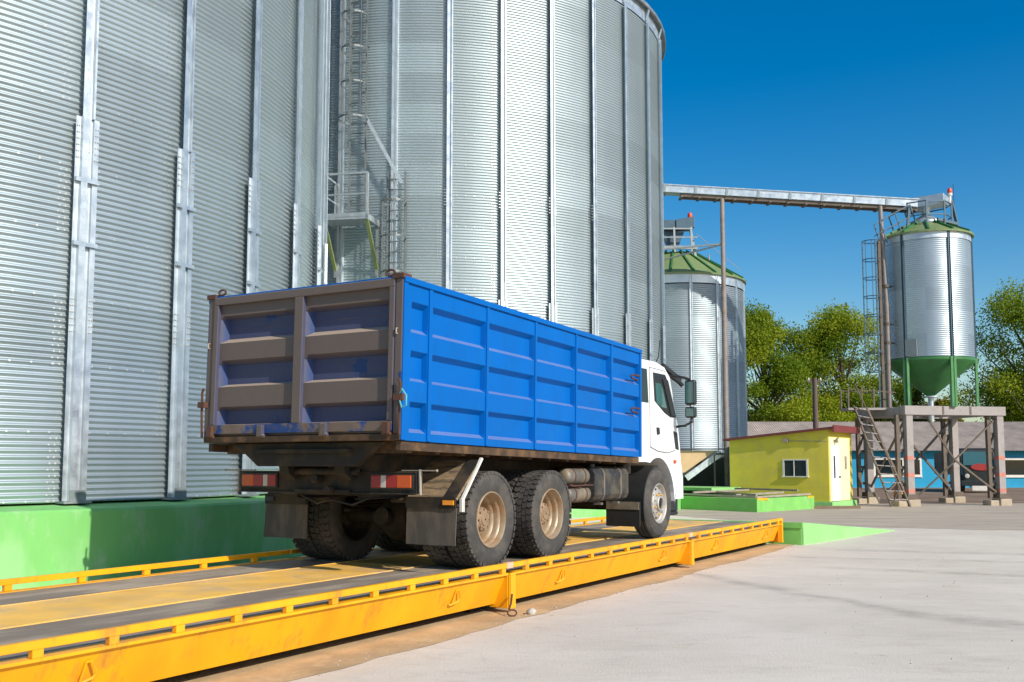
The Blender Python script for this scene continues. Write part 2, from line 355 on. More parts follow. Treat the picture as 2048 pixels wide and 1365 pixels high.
    sc_ = N.new('ShaderNodeVectorMath'); sc_.operation = 'SCALE'; sc_.inputs['Scale'].default_value = .9; L.new(nv.outputs['Color'], sc_.inputs[0]); L.new(sc_.outputs[0], ad.inputs[1]); L.new(ad.outputs[0], vo.inputs['Vector'])
    c = mix(c, (.33, .30, .25), scaled(rng(vo.outputs['Distance'], .0008, .0028, 1, 0), wn2, .52, .66, .45))
    c = mix(c, (.50, .42, .31), rng(noise(5.5, 9, .5, 1.4, R(20), .75), .56, .74, 0, .55))
    c = mix(c, (.36, .325, .275), rng(noise(13, 6, .35, 1.6, R(-8), .7), .62, .74, 0, .6))
    c = mix(c, (.40, .36, .30), rng(noise(2.6, 12, .6, 1.5, R(15), .8), .51, .67, 0, .36))
    c = mix(c, (.76, .70, .61), rng(noise(3.7, 12, .5, 1.5, R(-10), .8), .52, .68, 0, .45))
    c = mix(c, (.22, .20, .17), rng(noise(60, 3), .70, .75, 0, .6))
    L.new(c, b.inputs['Base Color'])
    bp = N.new('ShaderNodeBump'); bp.inputs['Strength'].default_value = .45; bp.inputs['Distance'].default_value = .01
    L.new(noise(40, 8), bp.inputs['Height']); L.new(bp.outputs[0], b.inputs['Normal'])
    return m
M['ground'] = concrete_ground()
M['dirt'] = mat('tan_dust', (.53, .38, .205), .95, var=.15, vs=2, c2=(.43, .315, .18), mixs=1.3, bump=.4, bs=18, c3=(.62, .46, .27), mix3=2.5)

# ------------------------------------------------------------------ camera, light, sky
cam = bpy.data.cameras.new('Camera'); co = bpy.data.objects.new('Camera', cam); col.objects.link(co); sc.camera = co
co.location = (0, 0, 1.5); co.rotation_euler = (R(90) + .0847, 0, 0)
cam.sensor_width = 36; cam.lens = 1973.4 / 2048 * 36; cam.shift_y = 77 / 2048; cam.clip_end = 3000; cam.clip_start = .05
SA, SE = R(-45.5), R(32)
sd = Vector((math.cos(SA) * math.cos(SE), math.sin(SA) * math.cos(SE), math.sin(SE)))
sl = bpy.data.lights.new('Sun', 'SUN'); sl.energy = 4.9; sl.angle = R(.5); sl.color = (1, .93, .82)
so = bpy.data.objects.new('Sun', sl); col.objects.link(so); so.rotation_euler = (-sd).to_track_quat('-Z', 'Y').to_euler(); so.location = (20, -20, 30)
w = bpy.data.worlds.new('World'); sc.world = w; w.use_nodes = True
N = w.node_tree.nodes; L = w.node_tree.links; bg = N['Background']
sky = N.new('ShaderNodeTexSky'); sky.sky_type = 'NISHITA'; sky.sun_disc = False; sky.sun_elevation = SE; sky.sun_rotation = PI / 2 - SA
sky.air_density = 1.0; sky.dust_density = .7; sky.ozone_density = 1.6
hs = N.new('ShaderNodeHueSaturation'); hs.inputs['Saturation'].default_value = 1.6
L.new(sky.outputs[0], hs.inputs['Color']); L.new(hs.outputs[0], bg.inputs[0]); bg.inputs[1].default_value = .135
sc.view_settings.view_transform = 'Standard'; sc.view_settings.look = 'None'; sc.view_settings.gamma = 1; sc.view_settings.exposure = .0
sc.cycles.max_bounces = 6

# ------------------------------------------------------------------ ground
BA = .5464                                   # the weighbridge runs 31.3 degrees to the right of the view
cB, sB = math.cos(BA), math.sin(BA)
def br(x, y, z=0.): return (x * cB + y * sB, -x * sB + y * cB, z)
g = MB().box(-400, 400, -120, 700, -1, 0); tag(g.build('ground', M['ground']), 'grey concrete yard stretching across the site', None, None, 'structure')
# strip of tan dust beside and under the weighbridge
rr = random.Random(3); d = MB(); ys = [-6 + .22 * i for i in range(118)]; vs = []
wob = 0
for i, y in enumerate(ys):
    wob = wob * .8 + rr.uniform(-.035, .035)
    e = -4.98 + wob + (-.16 if y > 15 else 0) * (min(y, 19) - 15) / 4
    vs.append(br(-9.0, y, .004)); vs.append(br(e, y, .004))
d.add(vs, [(2 * i, 2 * i + 1, 2 * i + 3, 2 * i + 2) for i in range(len(ys) - 1)])
tag(d.build('dirt_strip', M['dirt']), 'tan dust strip along the foot of the weighbridge', None, None, 'structure')
s_ = MB(); n = 60; vs = []
for i in range(n + 1):
    x = -20 + 150 * i / n
    vs.append((x, 37.0 + .05 * (x - 12) + rr.uniform(-.25, .25), .004)); vs.append((x, 61.3, .004))
s_.add(vs, [(2 * i, 2 * i + 2, 2 * i + 3, 2 * i + 1) for i in range(n)])
tag(s_.build('soil_ground', M['soil']), 'bare brown soil in front of the blue building', None, None, 'structure')
s2 = MB().add([(-60, 74, .006), (160, 74, .006), (160, 300, .006), (-60, 300, .006)], [(0, 1, 2, 3)])
tag(s2.build('field', M['leaf_dark'] if False else mat('rough_grass', (.07, .09, .025), .95, var=.3, vs=.5)), 'rough grass behind the buildings', None, None, 'structure')

rd = MB(); pts = [(4.6, 28.5), (6.2, 25.6), (8.4, 23.4), (11, 22.4), (14, 21.9), (18, 21.6), (24, 21.0), (32, 20.8), (60, 20), (60, 39.0), (30, 37.7), (4.6, 36.4)]
rr = random.Random(5); pl_ = []
for (a, b_), (c, d_) in zip(pts, pts[1:] + pts[:1]):
    for k in range(10): f = k / 10; pl_.append((a + (c - a) * f + rr.uniform(-.08, .08), b_ + (d_ - b_) * f + rr.uniform(-.1, .1), .0035))
rd.add(pl_, [tuple(range(len(pl_)))])
tag(rd.build('road', mat('worn_tan_road', (.46, .385, .30), .9, var=.14, vs=1.2, c2=(.38, .32, .25), mixs=1.1, stretch=(.35, 1.6, 1), c3=(.55, .475, .38), mix3=1.4, bump=.3, bs=30)), 'worn tan roadway crossing in front of the hut', None, None, 'structure')

# ------------------------------------------------------------------ big corrugated silos
def corrugated(name, cx, cy, Rr, z0, z1, parent, pitch=.0795, amp=.0168, cols=128, sheet_ang=.342, ring=11, seed=1, a_off=0., sheet='sheet'):
    nper = 6; nw = int((z1 - z0) / pitch); rows = nw * nper + 1
    k = np.arange(rows); z = z0 + k * pitch / nper; rad = Rr + amp * np.sin(2 * np.pi * k / nper)
    th = np.arange(cols) * 2 * np.pi / cols
    V = np.zeros((rows, cols, 3)); V[..., 0] = rad[:, None] * np.cos(th)[None]; V[..., 1] = rad[:, None] * np.sin(th)[None]; V[..., 2] = z[:, None]
    o0 = Vector(OFF[parent]); V[..., 0] += cx - o0.x; V[..., 1] += cy - o0.y; V[..., 2] -= o0.z
    i, j = np.meshgrid(np.arange(rows - 1), np.arange(cols), indexing='ij'); jn = (j + 1) % cols
    F = np.stack([i * cols + j, i * cols + jn, (i + 1) * cols + jn, (i + 1) * cols + j], -1).reshape(-1, 4)
    me = bpy.data.meshes.new(name); nF = len(F)
    me.vertices.add(rows * cols); me.vertices.foreach_set('co', V.reshape(-1))
    me.loops.add(nF * 4); me.loops.foreach_set('vertex_index', F.reshape(-1).astype(np.int32))
    me.polygons.add(nF); me.polygons.foreach_set('loop_start', np.arange(0, nF * 4, 4, dtype=np.int32)); me.polygons.foreach_set('loop_total', np.full(nF, 4, dtype=np.int32))
    me.update(calc_edges=True); me.validate()
    me.polygons.foreach_set('use_smooth', np.ones(nF, dtype=bool))
    rs = np.random.RandomState(seed); T = rs.rand(400, 120)
    rg = (i // (nper * ring)); ang = (th[j] - a_off + (rg % 2) * sheet_ang / 2) % (2 * np.pi)
    tone = T[rg % 400, (ang / sheet_ang).astype(int) % 120].reshape(-1).astype(np.float32)
    at = me.attributes.new('tone', 'FLOAT', 'FACE'); at.data.foreach_set('value', tone)
    me.materials.append(M[sheet])
    o = bpy.data.objects.new(name, me); col.objects.link(o); o.parent = parent; OFF[o] = OFF[parent]
    return o
def extrude_rib(mb, cx, cy, Rr, phi, prof, za, zb):
    c, s = math.cos(phi), math.sin(phi); n = len(prof); vs = []
    for z in (za, zb):
        for u, r in prof:
            vs.append((cx + (Rr + r) * c - u * s, cy + (Rr + r) * s + u * c, z))
    fs = [tuple(range(n - 1, -1, -1)), tuple(range(n, 2 * n))] + [(i, (i + 1) % n, n + (i + 1) % n, n + i) for i in range(n)]
    mb.add(vs, fs)
# thin folded steel sections, shaped open on the left to add a shaded band
UP = [(-.098, .14), (-.010, .14), (-.004, .07), (.050, .07), (.056, .125), (.085, .125), (.090, .010), (.104, .010), (.104, .002), (.084, .002), (.079, .118), (.062, .118), (.056, .063), (-.010, .063), (-.016, .133), (-.098, .133)]
LO = [(-.168, .105), (-.105, .105), (-.098, .155), (-.012, .155), (-.004, .08), (.070, .08), (.076, .115), (.150, .115), (.155, .010), (.172, .010), (.172, .002), (.149, .002), (.144, .108), (.082, .108), (.076, .073), (-.010, .073), (-.018, .148), (-.092, .148), (-.099, .098), (-.168, .098)]
def hexbolt(mb, p, nrm, r, h):
    nrm = Vector(nrm).normalized(); a = nrm.orthogonal().normalized(); b = nrm.cross(a); p = Vector(p); vs = []
    for q, hh in ((r, 0), (r * .9, h)):
        for k in range(6):
            t = k * PI / 3; vs.append(p + a * (q * math.cos(t)) + b * (q * math.sin(t)) + nrm * hh)
    mb.add(vs, [(6, 7, 8, 9, 10, 11)] + [(k, (k + 1) % 6, 6 + (k + 1) % 6, 6 + k) for k in range(6)])
def big_silo(label, cx, cy, Rr, zb, zt, phi0, dphi, i0, i1, z_join, plinth_z, ledge, brackets, splices, seed, sc_rib=1.):
    t = thing('grain_silo', label, 'silo', (cx, cy, 0), 0, 'corrugated grain silos')
    corrugated('wall', cx, cy, Rr, zb, zt, t, seed=seed, sheet_ang=2 * dphi, a_off=phi0 - .22 / Rr)
    for i in range(i0, i1):
        phi = phi0 + dphi * i; rb = MB()
        up = [(u * sc_rib, r) for u, r in UP]; lo = [(u * sc_rib, r) for u, r in LO]
        extrude_rib(rb, cx, cy, Rr, phi, lo, zb + .02, z_join); extrude_rib(rb, cx, cy, Rr, phi, up, z_join, zt - .05)
        # overlapping liner at the joint
        extrude_rib(rb, cx, cy, Rr, phi, [(-.002, .072), (-.001, .09), (.050 * sc_rib, .09), (.050 * sc_rib, .072)], z_join - .45, z_join + .5)
        rb_o = rb.build('stiffener', M['galv'], t)
        c, s = math.cos(phi), math.sin(phi)
        def pt(u, r, z): return (cx + (Rr + r) * c - u * s, cy + (Rr + r) * s + u * c, z)
        for zz in brackets:
            b = MB(); b.M = None
            q0, q1 = Vector(pt(-.168 * sc_rib, .135, zz)), Vector(pt(.16 * sc_rib, .125, zz))
            b.bar(q0, q1, .05, .055); b.build('bracket', M['galv'], rb_o)
        bo = MB()
        for z_ in splices:
            for q in range(6):
                for u, r in ((-.152, .105), (-.122, .105), (.10, .115), (.135, .115)):
                    hexbolt(bo, pt(u * sc_rib, r, z_ + q * .085), (c, s, 0), .013, .014)
        z_ = zb + .3
        while z_ < z_join + 5:
            hexbolt(bo, pt(-.05 * sc_rib, .155 if z_ < z_join else .14, z_), (c, s, 0), .007, .006); z_ += .11
        tag(bo.build('rib_bolts', M['bolt'], rb_o), kind='stuff')
        ft = MB(); ft.M = Matrix.Translation((cx, cy, 0)) @ Matrix.Rotation(phi, 4, 'Z')
        ft.box(Rr - .02, Rr + .19, -.19 * sc_rib, .19 * sc_rib, zb - .012, zb + .016)
        ft.box(Rr + .157, Rr + .166, -.10, .12, zb + .016, zb + .16)
        ft.build('foot_plate', M['galv_dull'], rb_o)
    # seam bolts of the wall sheets
    bo = MB(); ring = 11 * .0795; nr = int((zt - zb) / ring)
    for k in range(nr):
        z0 = zb + k * ring
        for i in range(i0, i1):
            ph = phi0 + dphi * i
            if (i + k) % 2 == 0:
                for q in range(11):
                    for cI, du in enumerate((.30, .225)):
                        for hh in (.018,):
                            a = ph - (du + (.02 if q % 2 else 0)) / Rr; r = Rr + .006
                            hexbolt(bo, (cx + r * math.cos(a), cy + r * math.sin(a), z0 + .0795 * (q + .25)), (math.cos(a), math.sin(a), .25), .015, .013)
            for q in range(5):
                a = ph + dphi * (.14 + q * .165); r = Rr + .006
                hexbolt(bo, (cx + r * math.cos(a), cy + r * math.sin(a), z0 + .0795 * .25), (math.cos(a), math.sin(a), .2), .016, .014)
    tag(bo.build('seam_bolts', M['bolt'], t, recalc=False), kind='stuff')
    # concrete foundation ring
    pl = MB(); pl.lathe([(Rr - .3, -.3), (Rr + ledge, -.3), (Rr + ledge, plinth_z - .03), (Rr + ledge - .03, plinth_z), (Rr - .3, zb - .015)], (cx, cy, 0), 'z', 160)
    pl.build('plinth', M['green'], t, smooth=30)
    # eave band and conical roof
    ev = MB(); ev.lathe([(Rr + .012, zt - .02), (Rr + .03, zt - .02), (Rr + .03, zt + .48), (Rr + .012, zt + .48)], (cx, cy, 0), 'z', 128); ev.build('eave_band', M['galv'], t, smooth=30)
    rf = MB(); rf.lathe([(Rr - .1, zt + .46), (Rr + .15, zt + .42), (Rr + .16, zt + .36), (Rr + .19, zt + .38), (Rr + .18, zt + .50), (1.0, zt + .36 + (Rr - .6) * .50), (0.01, zt + .5 + (Rr - .6) * .50)], (cx, cy, 0), 'z', 72)
    rf.build('roof', M['galv_dull'], t, smooth=30)
    for i in range(i0, i1):
        phi = phi0 + dphi * i
        b = MB(); c, s = math.cos(phi), math.sin(phi)
        b.bar((cx + (Rr + .06) * c, cy + (Rr + .06) * s, zt + .02), (cx + (Rr + .15) * c, cy + (Rr + .15) * s, zt + .36), .10, .03); b.build('eave_bracket', M['galv'], t)
    return t
S1 = big_silo('large corrugated silo at the left edge of the yard, nearest of the silos', -13.092, 18.389, 9.28, 1.0, 16.0, R(-37.09),   .171, -8, 7, 6.05, .938, .67, (5.2, 4.35), (5.5, 3.2), 5)
S2C = (-2.716, 34.77); S2R = 8.03
S2 = big_silo('large corrugated silo behind the truck, carrying the caged ladders', S2C[0], S2C[1], S2R, 1.0, 15.75, R(-93.816), .188, -6, 8, 6.0, .94, .5, (4.9,), (5.4, 8.6), 9, .82)

# ladders and platform fixed to the second silo
def cyl_pt(phi, r, z): return Vector((S2C[0] + (S2R + r) * math.cos(phi), S2C[1] + (S2R + r) * math.sin(phi), z))
def caged_ladder(phi, half, z0, z1, cage0, step, parent, straps=5, rad=.36):
    ca = MB()
    T = Vector((-math.sin(phi), math.cos(phi), 0)); Nn = Vector((math.cos(phi), math.sin(phi), 0))
    base = cyl_pt(phi, .17, 0)
    rl = [base - T * half, base + T * half]
    ladder = MB()
    for p in rl: ladder.bar(p + Vector((0, 0, z0)), p + Vector((0, 0, z1)), .05, .05)
    lo = ladder.build('ladder', M['ladder'], parent)
    z = z0 + .15
    while z < z1 - .05:
        MB().tube([rl[0] + Vector((0, 0, z)), rl[1] + Vector((0, 0, z))], .014, 6).build('rung', M['ladder'], lo); z += .29
    z = z0 + .6
    while z < z1 - .3:
        b = MB()
        for p in rl: b.bar(p + Vector((0, 0, z)), p - Nn * .2 + Vector((0, 0, z)), .04, .012)
        b.build('stand_off', M['ladder'], lo); z += 2.2
    ctr = base + Nn * .36
    def hoop(z, r=rad):
        pts = [rl[0] + Vector((0, 0, z))]
        for k in range(13):
            a = -PI * .62 + PI * 1.24 * k / 12
            pts.append(ctr + Nn * (r * math.cos(a)) + T * (r * math.sin(a)) + Vector((0, 0, z)))
        pts.append(rl[1] + Vector((0, 0, z))); return pts
    z = cage0
    while z <= z1 + .01:
        h = MB(); ps = hoop(z, rad * (1.12 if z == cage0 else 1))
        for a, b in zip(ps[:-1], ps[1:]): h.bar(a, b, .012, .05)
        h.build('hoop', M['ladder'], lo); z += step
    ztop = z - step
    for k in range(straps):
        a = -PI * .55 + PI * 1.1 * k / (straps - 1)
        p = ctr + Nn * (rad * math.cos(a)) + T * (rad * math.sin(a))
        MB().bar(p + Vector((0, 0, cage0)), p + Vector((0, 0, ztop)), .03, .02).build('cage_strap', M['ladder'], lo)
    return lo
caged_ladder(R(-101.0), .23, 8.15, 17.4, 10.9, .98, S2)
caged_ladder(R(-93.2), .24, 1.6, 9.5, 3.7, .97, S2, 5, .34)
b = MB(); b.bar(cyl_pt(R(-98.9), .45, 11.0), cyl_pt(R(-91.9), .45, 9.1), .05, .09); b.build('handrail', M['galv'], S2)
# platform
ph = R(-101.2); T = Vector((-math.sin(ph), math.cos(ph), 0)); Nn = Vector((math.cos(ph), math.sin(ph), 0)); pc = cyl_pt(ph, 0, 0)
PM = Matrix(((T.x, Nn.x, 0, pc.x), (T.y, Nn.y, 0, pc.y), (0, 0, 1, 0), (0, 0, 0, 1)))
b = MB(); b.M = PM; b.box(-.62, .62, .05, 1.0, 8.04, 8.07); b.box(-.64, .64, .97, 1.0, 8.00, 8.17); b.box(-.65, -.60, .05, 1.0, 7.98, 8.14); b.box(.60, .65, .05, 1.0, 7.98, 8.14)
pf = b.build('platform', M['galv'], S2)
b = MB(); b.M = PM
for x, y in ((-.62, .98), (.62, .98), (-.62, .1)): b.bar((x, y, 8.1), (x, y, 9.25), .06, .06)
b.bar((-.62, .98, 9.25), (.62, .98, 9.25), .05, .05); b.bar((-.62, .98, 8.68), (.62, .98, 8.68), .04, .04)
b.bar((-.62, .1, 9.25), (-.62, .98, 9.25), .05, .05); b.bar((-.62, .1, 8.68), (-.62, .98, 8.68), .04, .04)
b.build('guard_rail', M['galv'], pf)
for x in (-.6, .6):
    b = MB(); b.M = PM; b.bar((x, .95, 7.99), (x, .06, 6.75), .09, .06); b.build('brace', M['brace_green'], pf)
    b = MB(); b.M = PM; b.bar((x, .09, 6.6), (x, .09, 8.0), .07, .07); b.build('wall_rail', M['galv_dull'], pf)

# ------------------------------------------------------------------ smaller silo behind the truck cab
RIB3 = [(-.06, -.01), (-.06, .06), (-.02, .06), (-.01, .03), (.03, .03), (.035, .06), (.06, .06), (.06, -.01)]
def roof_cone(mb, cx, cy, Rr, z0, z1, rt, n):
    mb.lathe([(Rr - .1, z0 - .02), (Rr + .13, z0 - .08), (Rr + .14, z0 - .02), (rt, z1), (.02, z1 + .05)], (cx, cy, 0), 'z', n)
def roof_seams(cx, cy, Rr, z0, z1, rt, n, a0=0.):
    mb = MB()
    for k in range(n):
        a = a0 + 2 * PI * k / n; c, s = math.cos(a), math.sin(a)
        mb.bar((cx + (Rr + .12) * c, cy + (Rr + .12) * s, z0 + .01), (cx + rt * c, cy + rt * s, z1 + .03), .07, .09)
    return mb
c3 = (7.16, 42.9); R3 = 2.935
t = thing('grain_silo', 'slender corrugated silo with a pale green roof behind the truck cab', 'silo', (c3[0], c3[1], 0), 0, 'corrugated grain silos')
corrugated('wall', c3[0], c3[1], R3, .5, 8.91, t, cols=72, seed=21, sheet_ang=.785, sheet='sheet_small')
for i in range(-5, 5):
    rb = MB(); extrude_rib(rb, c3[0], c3[1], R3, -1.5166 + .402 * i, RIB3, .4, 9.25); rb.build('stiffener', M['galv'], t)
b = MB(); b.lathe([(R3 + .012, 8.89), (R3 + .03, 8.89), (R3 + .03, 9.30), (R3 + .012, 9.30)], (c3[0], c3[1], 0), 'z', 72); b.build('eave_band', M['galv'], t, smooth=30)
b = MB(); roof_cone(b, c3[0], c3[1], R3, 9.33, 10.62, .95, 40); ro = b.build('roof', M['roof_green'], t)
roof_seams(c3[0], c3[1], R3, 9.33, 10.62, .95, 20, .1).build('roof_seam', M['cone_green'], ro)
b = MB(); b.lathe([(R3 - .2, -.1), (R3 + .25, -.1), (R3 + .25, .48), (R3 - .2, .5)], (c3[0], c3[1], 0), 'z', 64); b.build('plinth', M['concrete'], t, smooth=30)
# roof-top machinery
x0, y0 = c3[0] - .2, c3[1] - .9
DZ = -.24; hd = MB(); hd.M = Matrix.Translation((0, 0, DZ)); hd.box(x0 - .9, x0 + .1, y0 - .2, y0 + .5, 11.75, 12.2); hd.prism([(x0 + .1, 11.8), (x0 + .9, 11.85), (x0 + .9, 12.35), (x0 + .1, 12.2)], 'y', y0 - .25, y0 + .45); hd.prism([(x0 - .5, 11.75), (x0 + .5, 11.75), (x0 + .2, 11.0), (x0 - .2, 11.0)], 'y', y0 - .1, y0 + .3)
hd.build('head_box', M['bluegrey'], t, bevel=.02)
fr = MB(); fr.M = Matrix.Translation((0, 0, DZ))
for x in (x0 - 1.0, x0 + .02, x0 + .75): fr.bar((x, y0 - .35, 10.75), (x - .02, y0 - .3, 11.85), .08, .08)
fr.bar((x0 - 1.0, y0 - .35, 10.95), (x0 + 1.0, y0 - .35, 10.95), .10, .14); fr.bar((x0 - 1.0, y0 - .34, 11.4), (x0 + 1.0, y0 - .34, 11.4), .05, .05)
fr.bar((x0 + .95, y0 - .2, 10.45), (x0 + .72, y0 - .1, 11.9), .12, .10); fr.bar((x0 - .9, y0 - .3, 11.78), (x0 + .8, y0 - .3, 11.78), .1, .06)
fr.build('support_frame', M['galv_dull'], t)
b = MB(); b.lathe([(.10, 12.06), (.11, 12.16), (.09, 12.28), (.01, 12.34)], (x0 + .75, y0, 0), 'z', 12); b.build('beacon', M['lampred'], t, smooth=40)
b = MB(); b.tube([(x0 + 1.0, y0, 11.4), (c3[0] + 2.6, c3[1] - 1.2, 9.75)], .012, 5); b.tube([(c3[0] + 1.3, c3[1] - 1.1, 10.12), (c3[0] + 1.3, c3[1] - 1.1, 10.45)], .03, 6); b.build('guy_wire', M['pipe'], t)
# beside it: tan elevator casing
t = thing('bucket_elevator', 'narrow tan elevator casing with round hatches beside the slender silo', 'elevator', (5.95, 41.6, 0))
b = MB()
b.box(5.68, 6.16, 41.35, 41.85, 0, 8.7); b.build('casing', M['pipe'], t, bevel=.015)
for z in (4.1, 7.4):
    b = MB(); b.lathe([(.30, 41.34), (.34, 41.31), (.34, 41.27), (.26, 41.26), (.01, 41.25)], (5.92, 0, z), 'y', 24); b.build('hatch', M['tan'], t, smooth=30)

# ------------------------------------------------------------------ hopper silo on its steel tower
FL = Vector((13.95, 34.8, 0)); e1 = Vector((.98, .2, 0)); e2 = Vector((-.2, .98, 0))
TM = Matrix(((e1.x, e2.x, 0, FL.x), (e1.y, e2.y, 0, FL.y), (0, 0, 1, 0), (0, 0, 0, 1)))
TW, TD, TZ = 3.62, 2.55, 3.52
t = thing('support_tower', 'grey steel tower on four braced legs under the hopper silo', 'tower', (14.9, 36.3, 0))
def leg(x, y, first):
    g = MB(); g.M = TM
    g.box(x - .125, x + .125, y - .125, y + .125, .28, TZ - .32)
    o = g.build('leg', M['tower'], t)
    l2 = MB(); l2.M = TM
    xx = x - .36
    l2.bar((xx, y + .1, .25), (xx, y + .1, TZ - .32), .13, .13)
    for z in (.75, 1.35, 1.95, 2.55): l2.bar((xx, y + .1, z), (x - .15, y + .1, z), .10, .10)
    for z in (.8, 1.9): l2.bar((xx, y + .1, z), (x - .15, y + .1, z + .6), .05, .05)
    l2.build('lattice', M['tower_dark'], o)
    f = MB(); f.M = TM; f.box(x - .2, x + .26, y - .24, y + .24, -.05, .24); f.box(x - .56, x - .2, y - .18, y + .28, -.05, .19); f.build('footing', M['footing'], o, bevel=.03)
    s = MB(); s.M = TM; s.box(x - .2, x + .2, y - .2, y + .2, .26, .42); s.build('base_shoe', M['tower_dark'], o)
    if first:
        for z in (1.02, 1.62, .46):
            s = MB(); s.M = TM; s.box(x - .128, x + .128, y - .128, y + .128, z, z + .14); s.build('red_band', M['redpaint'], o)
for x, y, f in ((0, 0, 1), (TW, 0, 1), (0, TD, 0), (TW, TD, 0)): leg(x, y, f)
b = MB(); b.M = TM
for y in (0, TD): b.box(-.2, TW + .2, y - .17, y + .17, TZ - .32, TZ)
for x in (-.05, TW * .33, TW * .66, TW + .05): b.box(x - .15, x + .15, .17, TD - .17, TZ - .30, TZ - .02)
b.box(-.25, .12, TD * .2, TD + .3, TZ - .34, TZ - .03)
b.build('deck_beam', M['tower'], t, bevel=.01)
b = MB(); b.M = TM
for x in (TW * .36, TW * .66): b.box(x - .04, x + .04, -.176, -.168, TZ - .30, TZ - .01)
b.build('beam_joint', M['tower_dark'], t)
b = MB(); b.M = TM
for y in (TD,):
    b.bar((TW * .28, y, TZ - .4), (TW - .1, y, .4), .07, .07); b.bar((TW - .1, y, TZ - .4), (TW * .2, y, .4), .07, .07)
b.bar((TW * .5, 0, 1.62), (TW - .15, 0, .45), .06, .06); b.bar((TW * .52, 0, 1.62), (TW * .2, .6, .35), .06, .06); b.bar((TW * .5, 0, 1.62), (TW * .98, 0, TZ - .4), .05, .05); b.bar((TW * .5, 0, 1.62), (TW * .25, .2, TZ - .4), .05, .05)
b.bar((0, TD, TZ - .4), (0, .1, .5), .07, .07); b.bar((0, .1, TZ - .4), (0, TD, .5), .06, .06)
b.build('cross_brace', M['tower_dark'], t)
# walkway and stair ladder on its left side
wk = MB(); wk.box(12.15, 13.75, 35.6, 36.5, 3.42, 3.50); wk.build('walkway', M['tower'], t)
b = MB()
for x in (12.18, 13.1): b.bar((x, 35.65, 3.46), (x, 35.65, 4.2), .05, .05)
b.bar((12.18, 35.65, 4.18), (13.9, 35.65, 4.05), .03, .03); b.bar((12.18, 36.45, 4.18), (13.9, 36.45, 4.05), .03, .03); b.bar((12.18, 36.45, 3.46), (12.18, 36.45, 4.2), .05, .05); b.bar((12.62, 35.5, 4.3), (12.62, 35.5, 3.4), .035, .035)
b.build('guard_rail', M['tower_dark'], t)
A0, A1, B0, B1 = Vector((12.25, 35.3, 3.55)), Vector((12.98, 34.0, .03)), Vector((12.72, 35.3, 3.45)), Vector((13.62, 34.0, .03))
b = MB(); b.bar(A0, A1, .07, .05); b.bar(B0, B1, .08, .06); b.tube([A0 + Vector((.05, 0, .8)), (A0 + A1) / 2 + Vector((.25, 0, .7)), A1 + Vector((.3, 0, .6)), A1], .02, 6)
st = b.build('stair_ladder', M['tower_dark'], t)
for k in range(12):
    f = .02 + k * .083; b = MB(); b.bar(A0.lerp(A1, f), B0.lerp(B1, f), .16, .03); b.build('tread', M['tower'], st)

H = Vector((15.5, 36.45, 0)); HR = 1.54
t = thing('hopper_silo', 'small silver silo with a green cone bottom and green legs on the steel tower', 'silo', (H.x, H.y, TZ))
corrugated('wall', H.x, H.y, HR, 5.32, 9.62, t, pitch=.075, amp=.006, cols=72, seed=33, sheet_ang=1.05, sheet='sheet_small')
for k in range(6):
    a = R(-165 + 60 * k) + .38
    rb = MB(); extrude_rib(rb, H.x, H.y, HR, a, [(u_ * .72, r_) for u_, r_ in RIB3], 5.2, 9.85); rb.build('stiffener', M['bluegrey'], t)
    b = MB(); c, s = math.cos(a), math.sin(a); p = (H.x + (HR + .02) * c, H.y + (HR + .02) * s)
    for du in (-.06, .06): b.bar((p[0] - s * du, p[1] + c * du, TZ - .02), (p[0] - s * du, p[1] + c * du, 5.3), .085, .085)
    b.build('leg', M['leg_green'], t)
b = MB(); b.lathe([(HR + .012, 9.6), (HR + .03, 9.6), (HR + .03, 9.88), (HR + .012, 9.88)], (H.x, H.y, 0), 'z', 64); b.build('eave_band', M['galv'], t, smooth=30)
b = MB(); b.lathe([(HR - .02, 5.30), (HR + .03, 5.30), (HR + .03, 5.21), (HR - .02, 5.13), (.13, 3.98), (.01, 3.97)], (H.x, H.y, 0), 'z', 48); b.build('cone', M['cone_green'], t, smooth=30)
b = MB(); b.lathe([(.3, 3.97), (.3, 3.93), (.10, 3.92), (.10, 3.1), (.13, 3.09), (.13, 3.0), (.01, 3.0)], (H.x, H.y, 0), 'z', 24); b.build('outlet_spout', M['galv'], t, smooth=30)
b = MB(); b.box(H.x - .62, H.x - .38, H.y - HR * .8 - .02, H.y - HR * .8, 5.0, 5.0 + .001); 
b = MB(); roof_cone(b, H.x, H.y, HR, 9.9, 10.45, .5, 36); ro = b.build('roof', M['roof_green'], t)
roof_seams(H.x, H.y, HR, 9.9, 10.45, .5, 12, .2).build('roof_seam', M['cone_green'], ro)
b = MB(); b.lathe([(.62, 10.38), (.60, 10.5), (.25, 10.72), (.16, 10.78), (.16, 10.95), (.32, 11.15), (.34, 11.2)], (H.x + .05, H.y, 0), 'z', 24); b.build('inlet_cone', M['galv'], t, smooth=30)
b = MB(); b.bar((H.x - HR * .72, H.y - HR * .72, 5.35), (H.x - HR * .72, H.y - HR * .72, 5.95), .42, .06, up=(1, 1, 0)); b.build('access_door', M['galv_dull'], t)
b = MB()
for k in range(7):
    a = R(-150 + 42 * k); x, y = H.x + .95 * math.cos(a), H.y + .95 * math.sin(a); a2 = R(-150 + 42 * (k + 1)); x2, y2 = H.x + .95 * math.cos(a2), H.y + .95 * math.sin(a2)
    b.bar((x, y, 10.05), (x, y, 11.15), .05, .05)
    if k < 6:
        for z in (10.62, 11.12): b.bar((x, y, z), (x2, y2, z), .04, .04)
b.bar((H.x + .95, H.y - .2, 11.3), (H.x + 1.22, H.y - .1, 10.2), .12, .05); b.bar((H.x - .75, H.y - .5, 11.0), (H.x - .85, H.y - .5, 10.1), .09, .09)
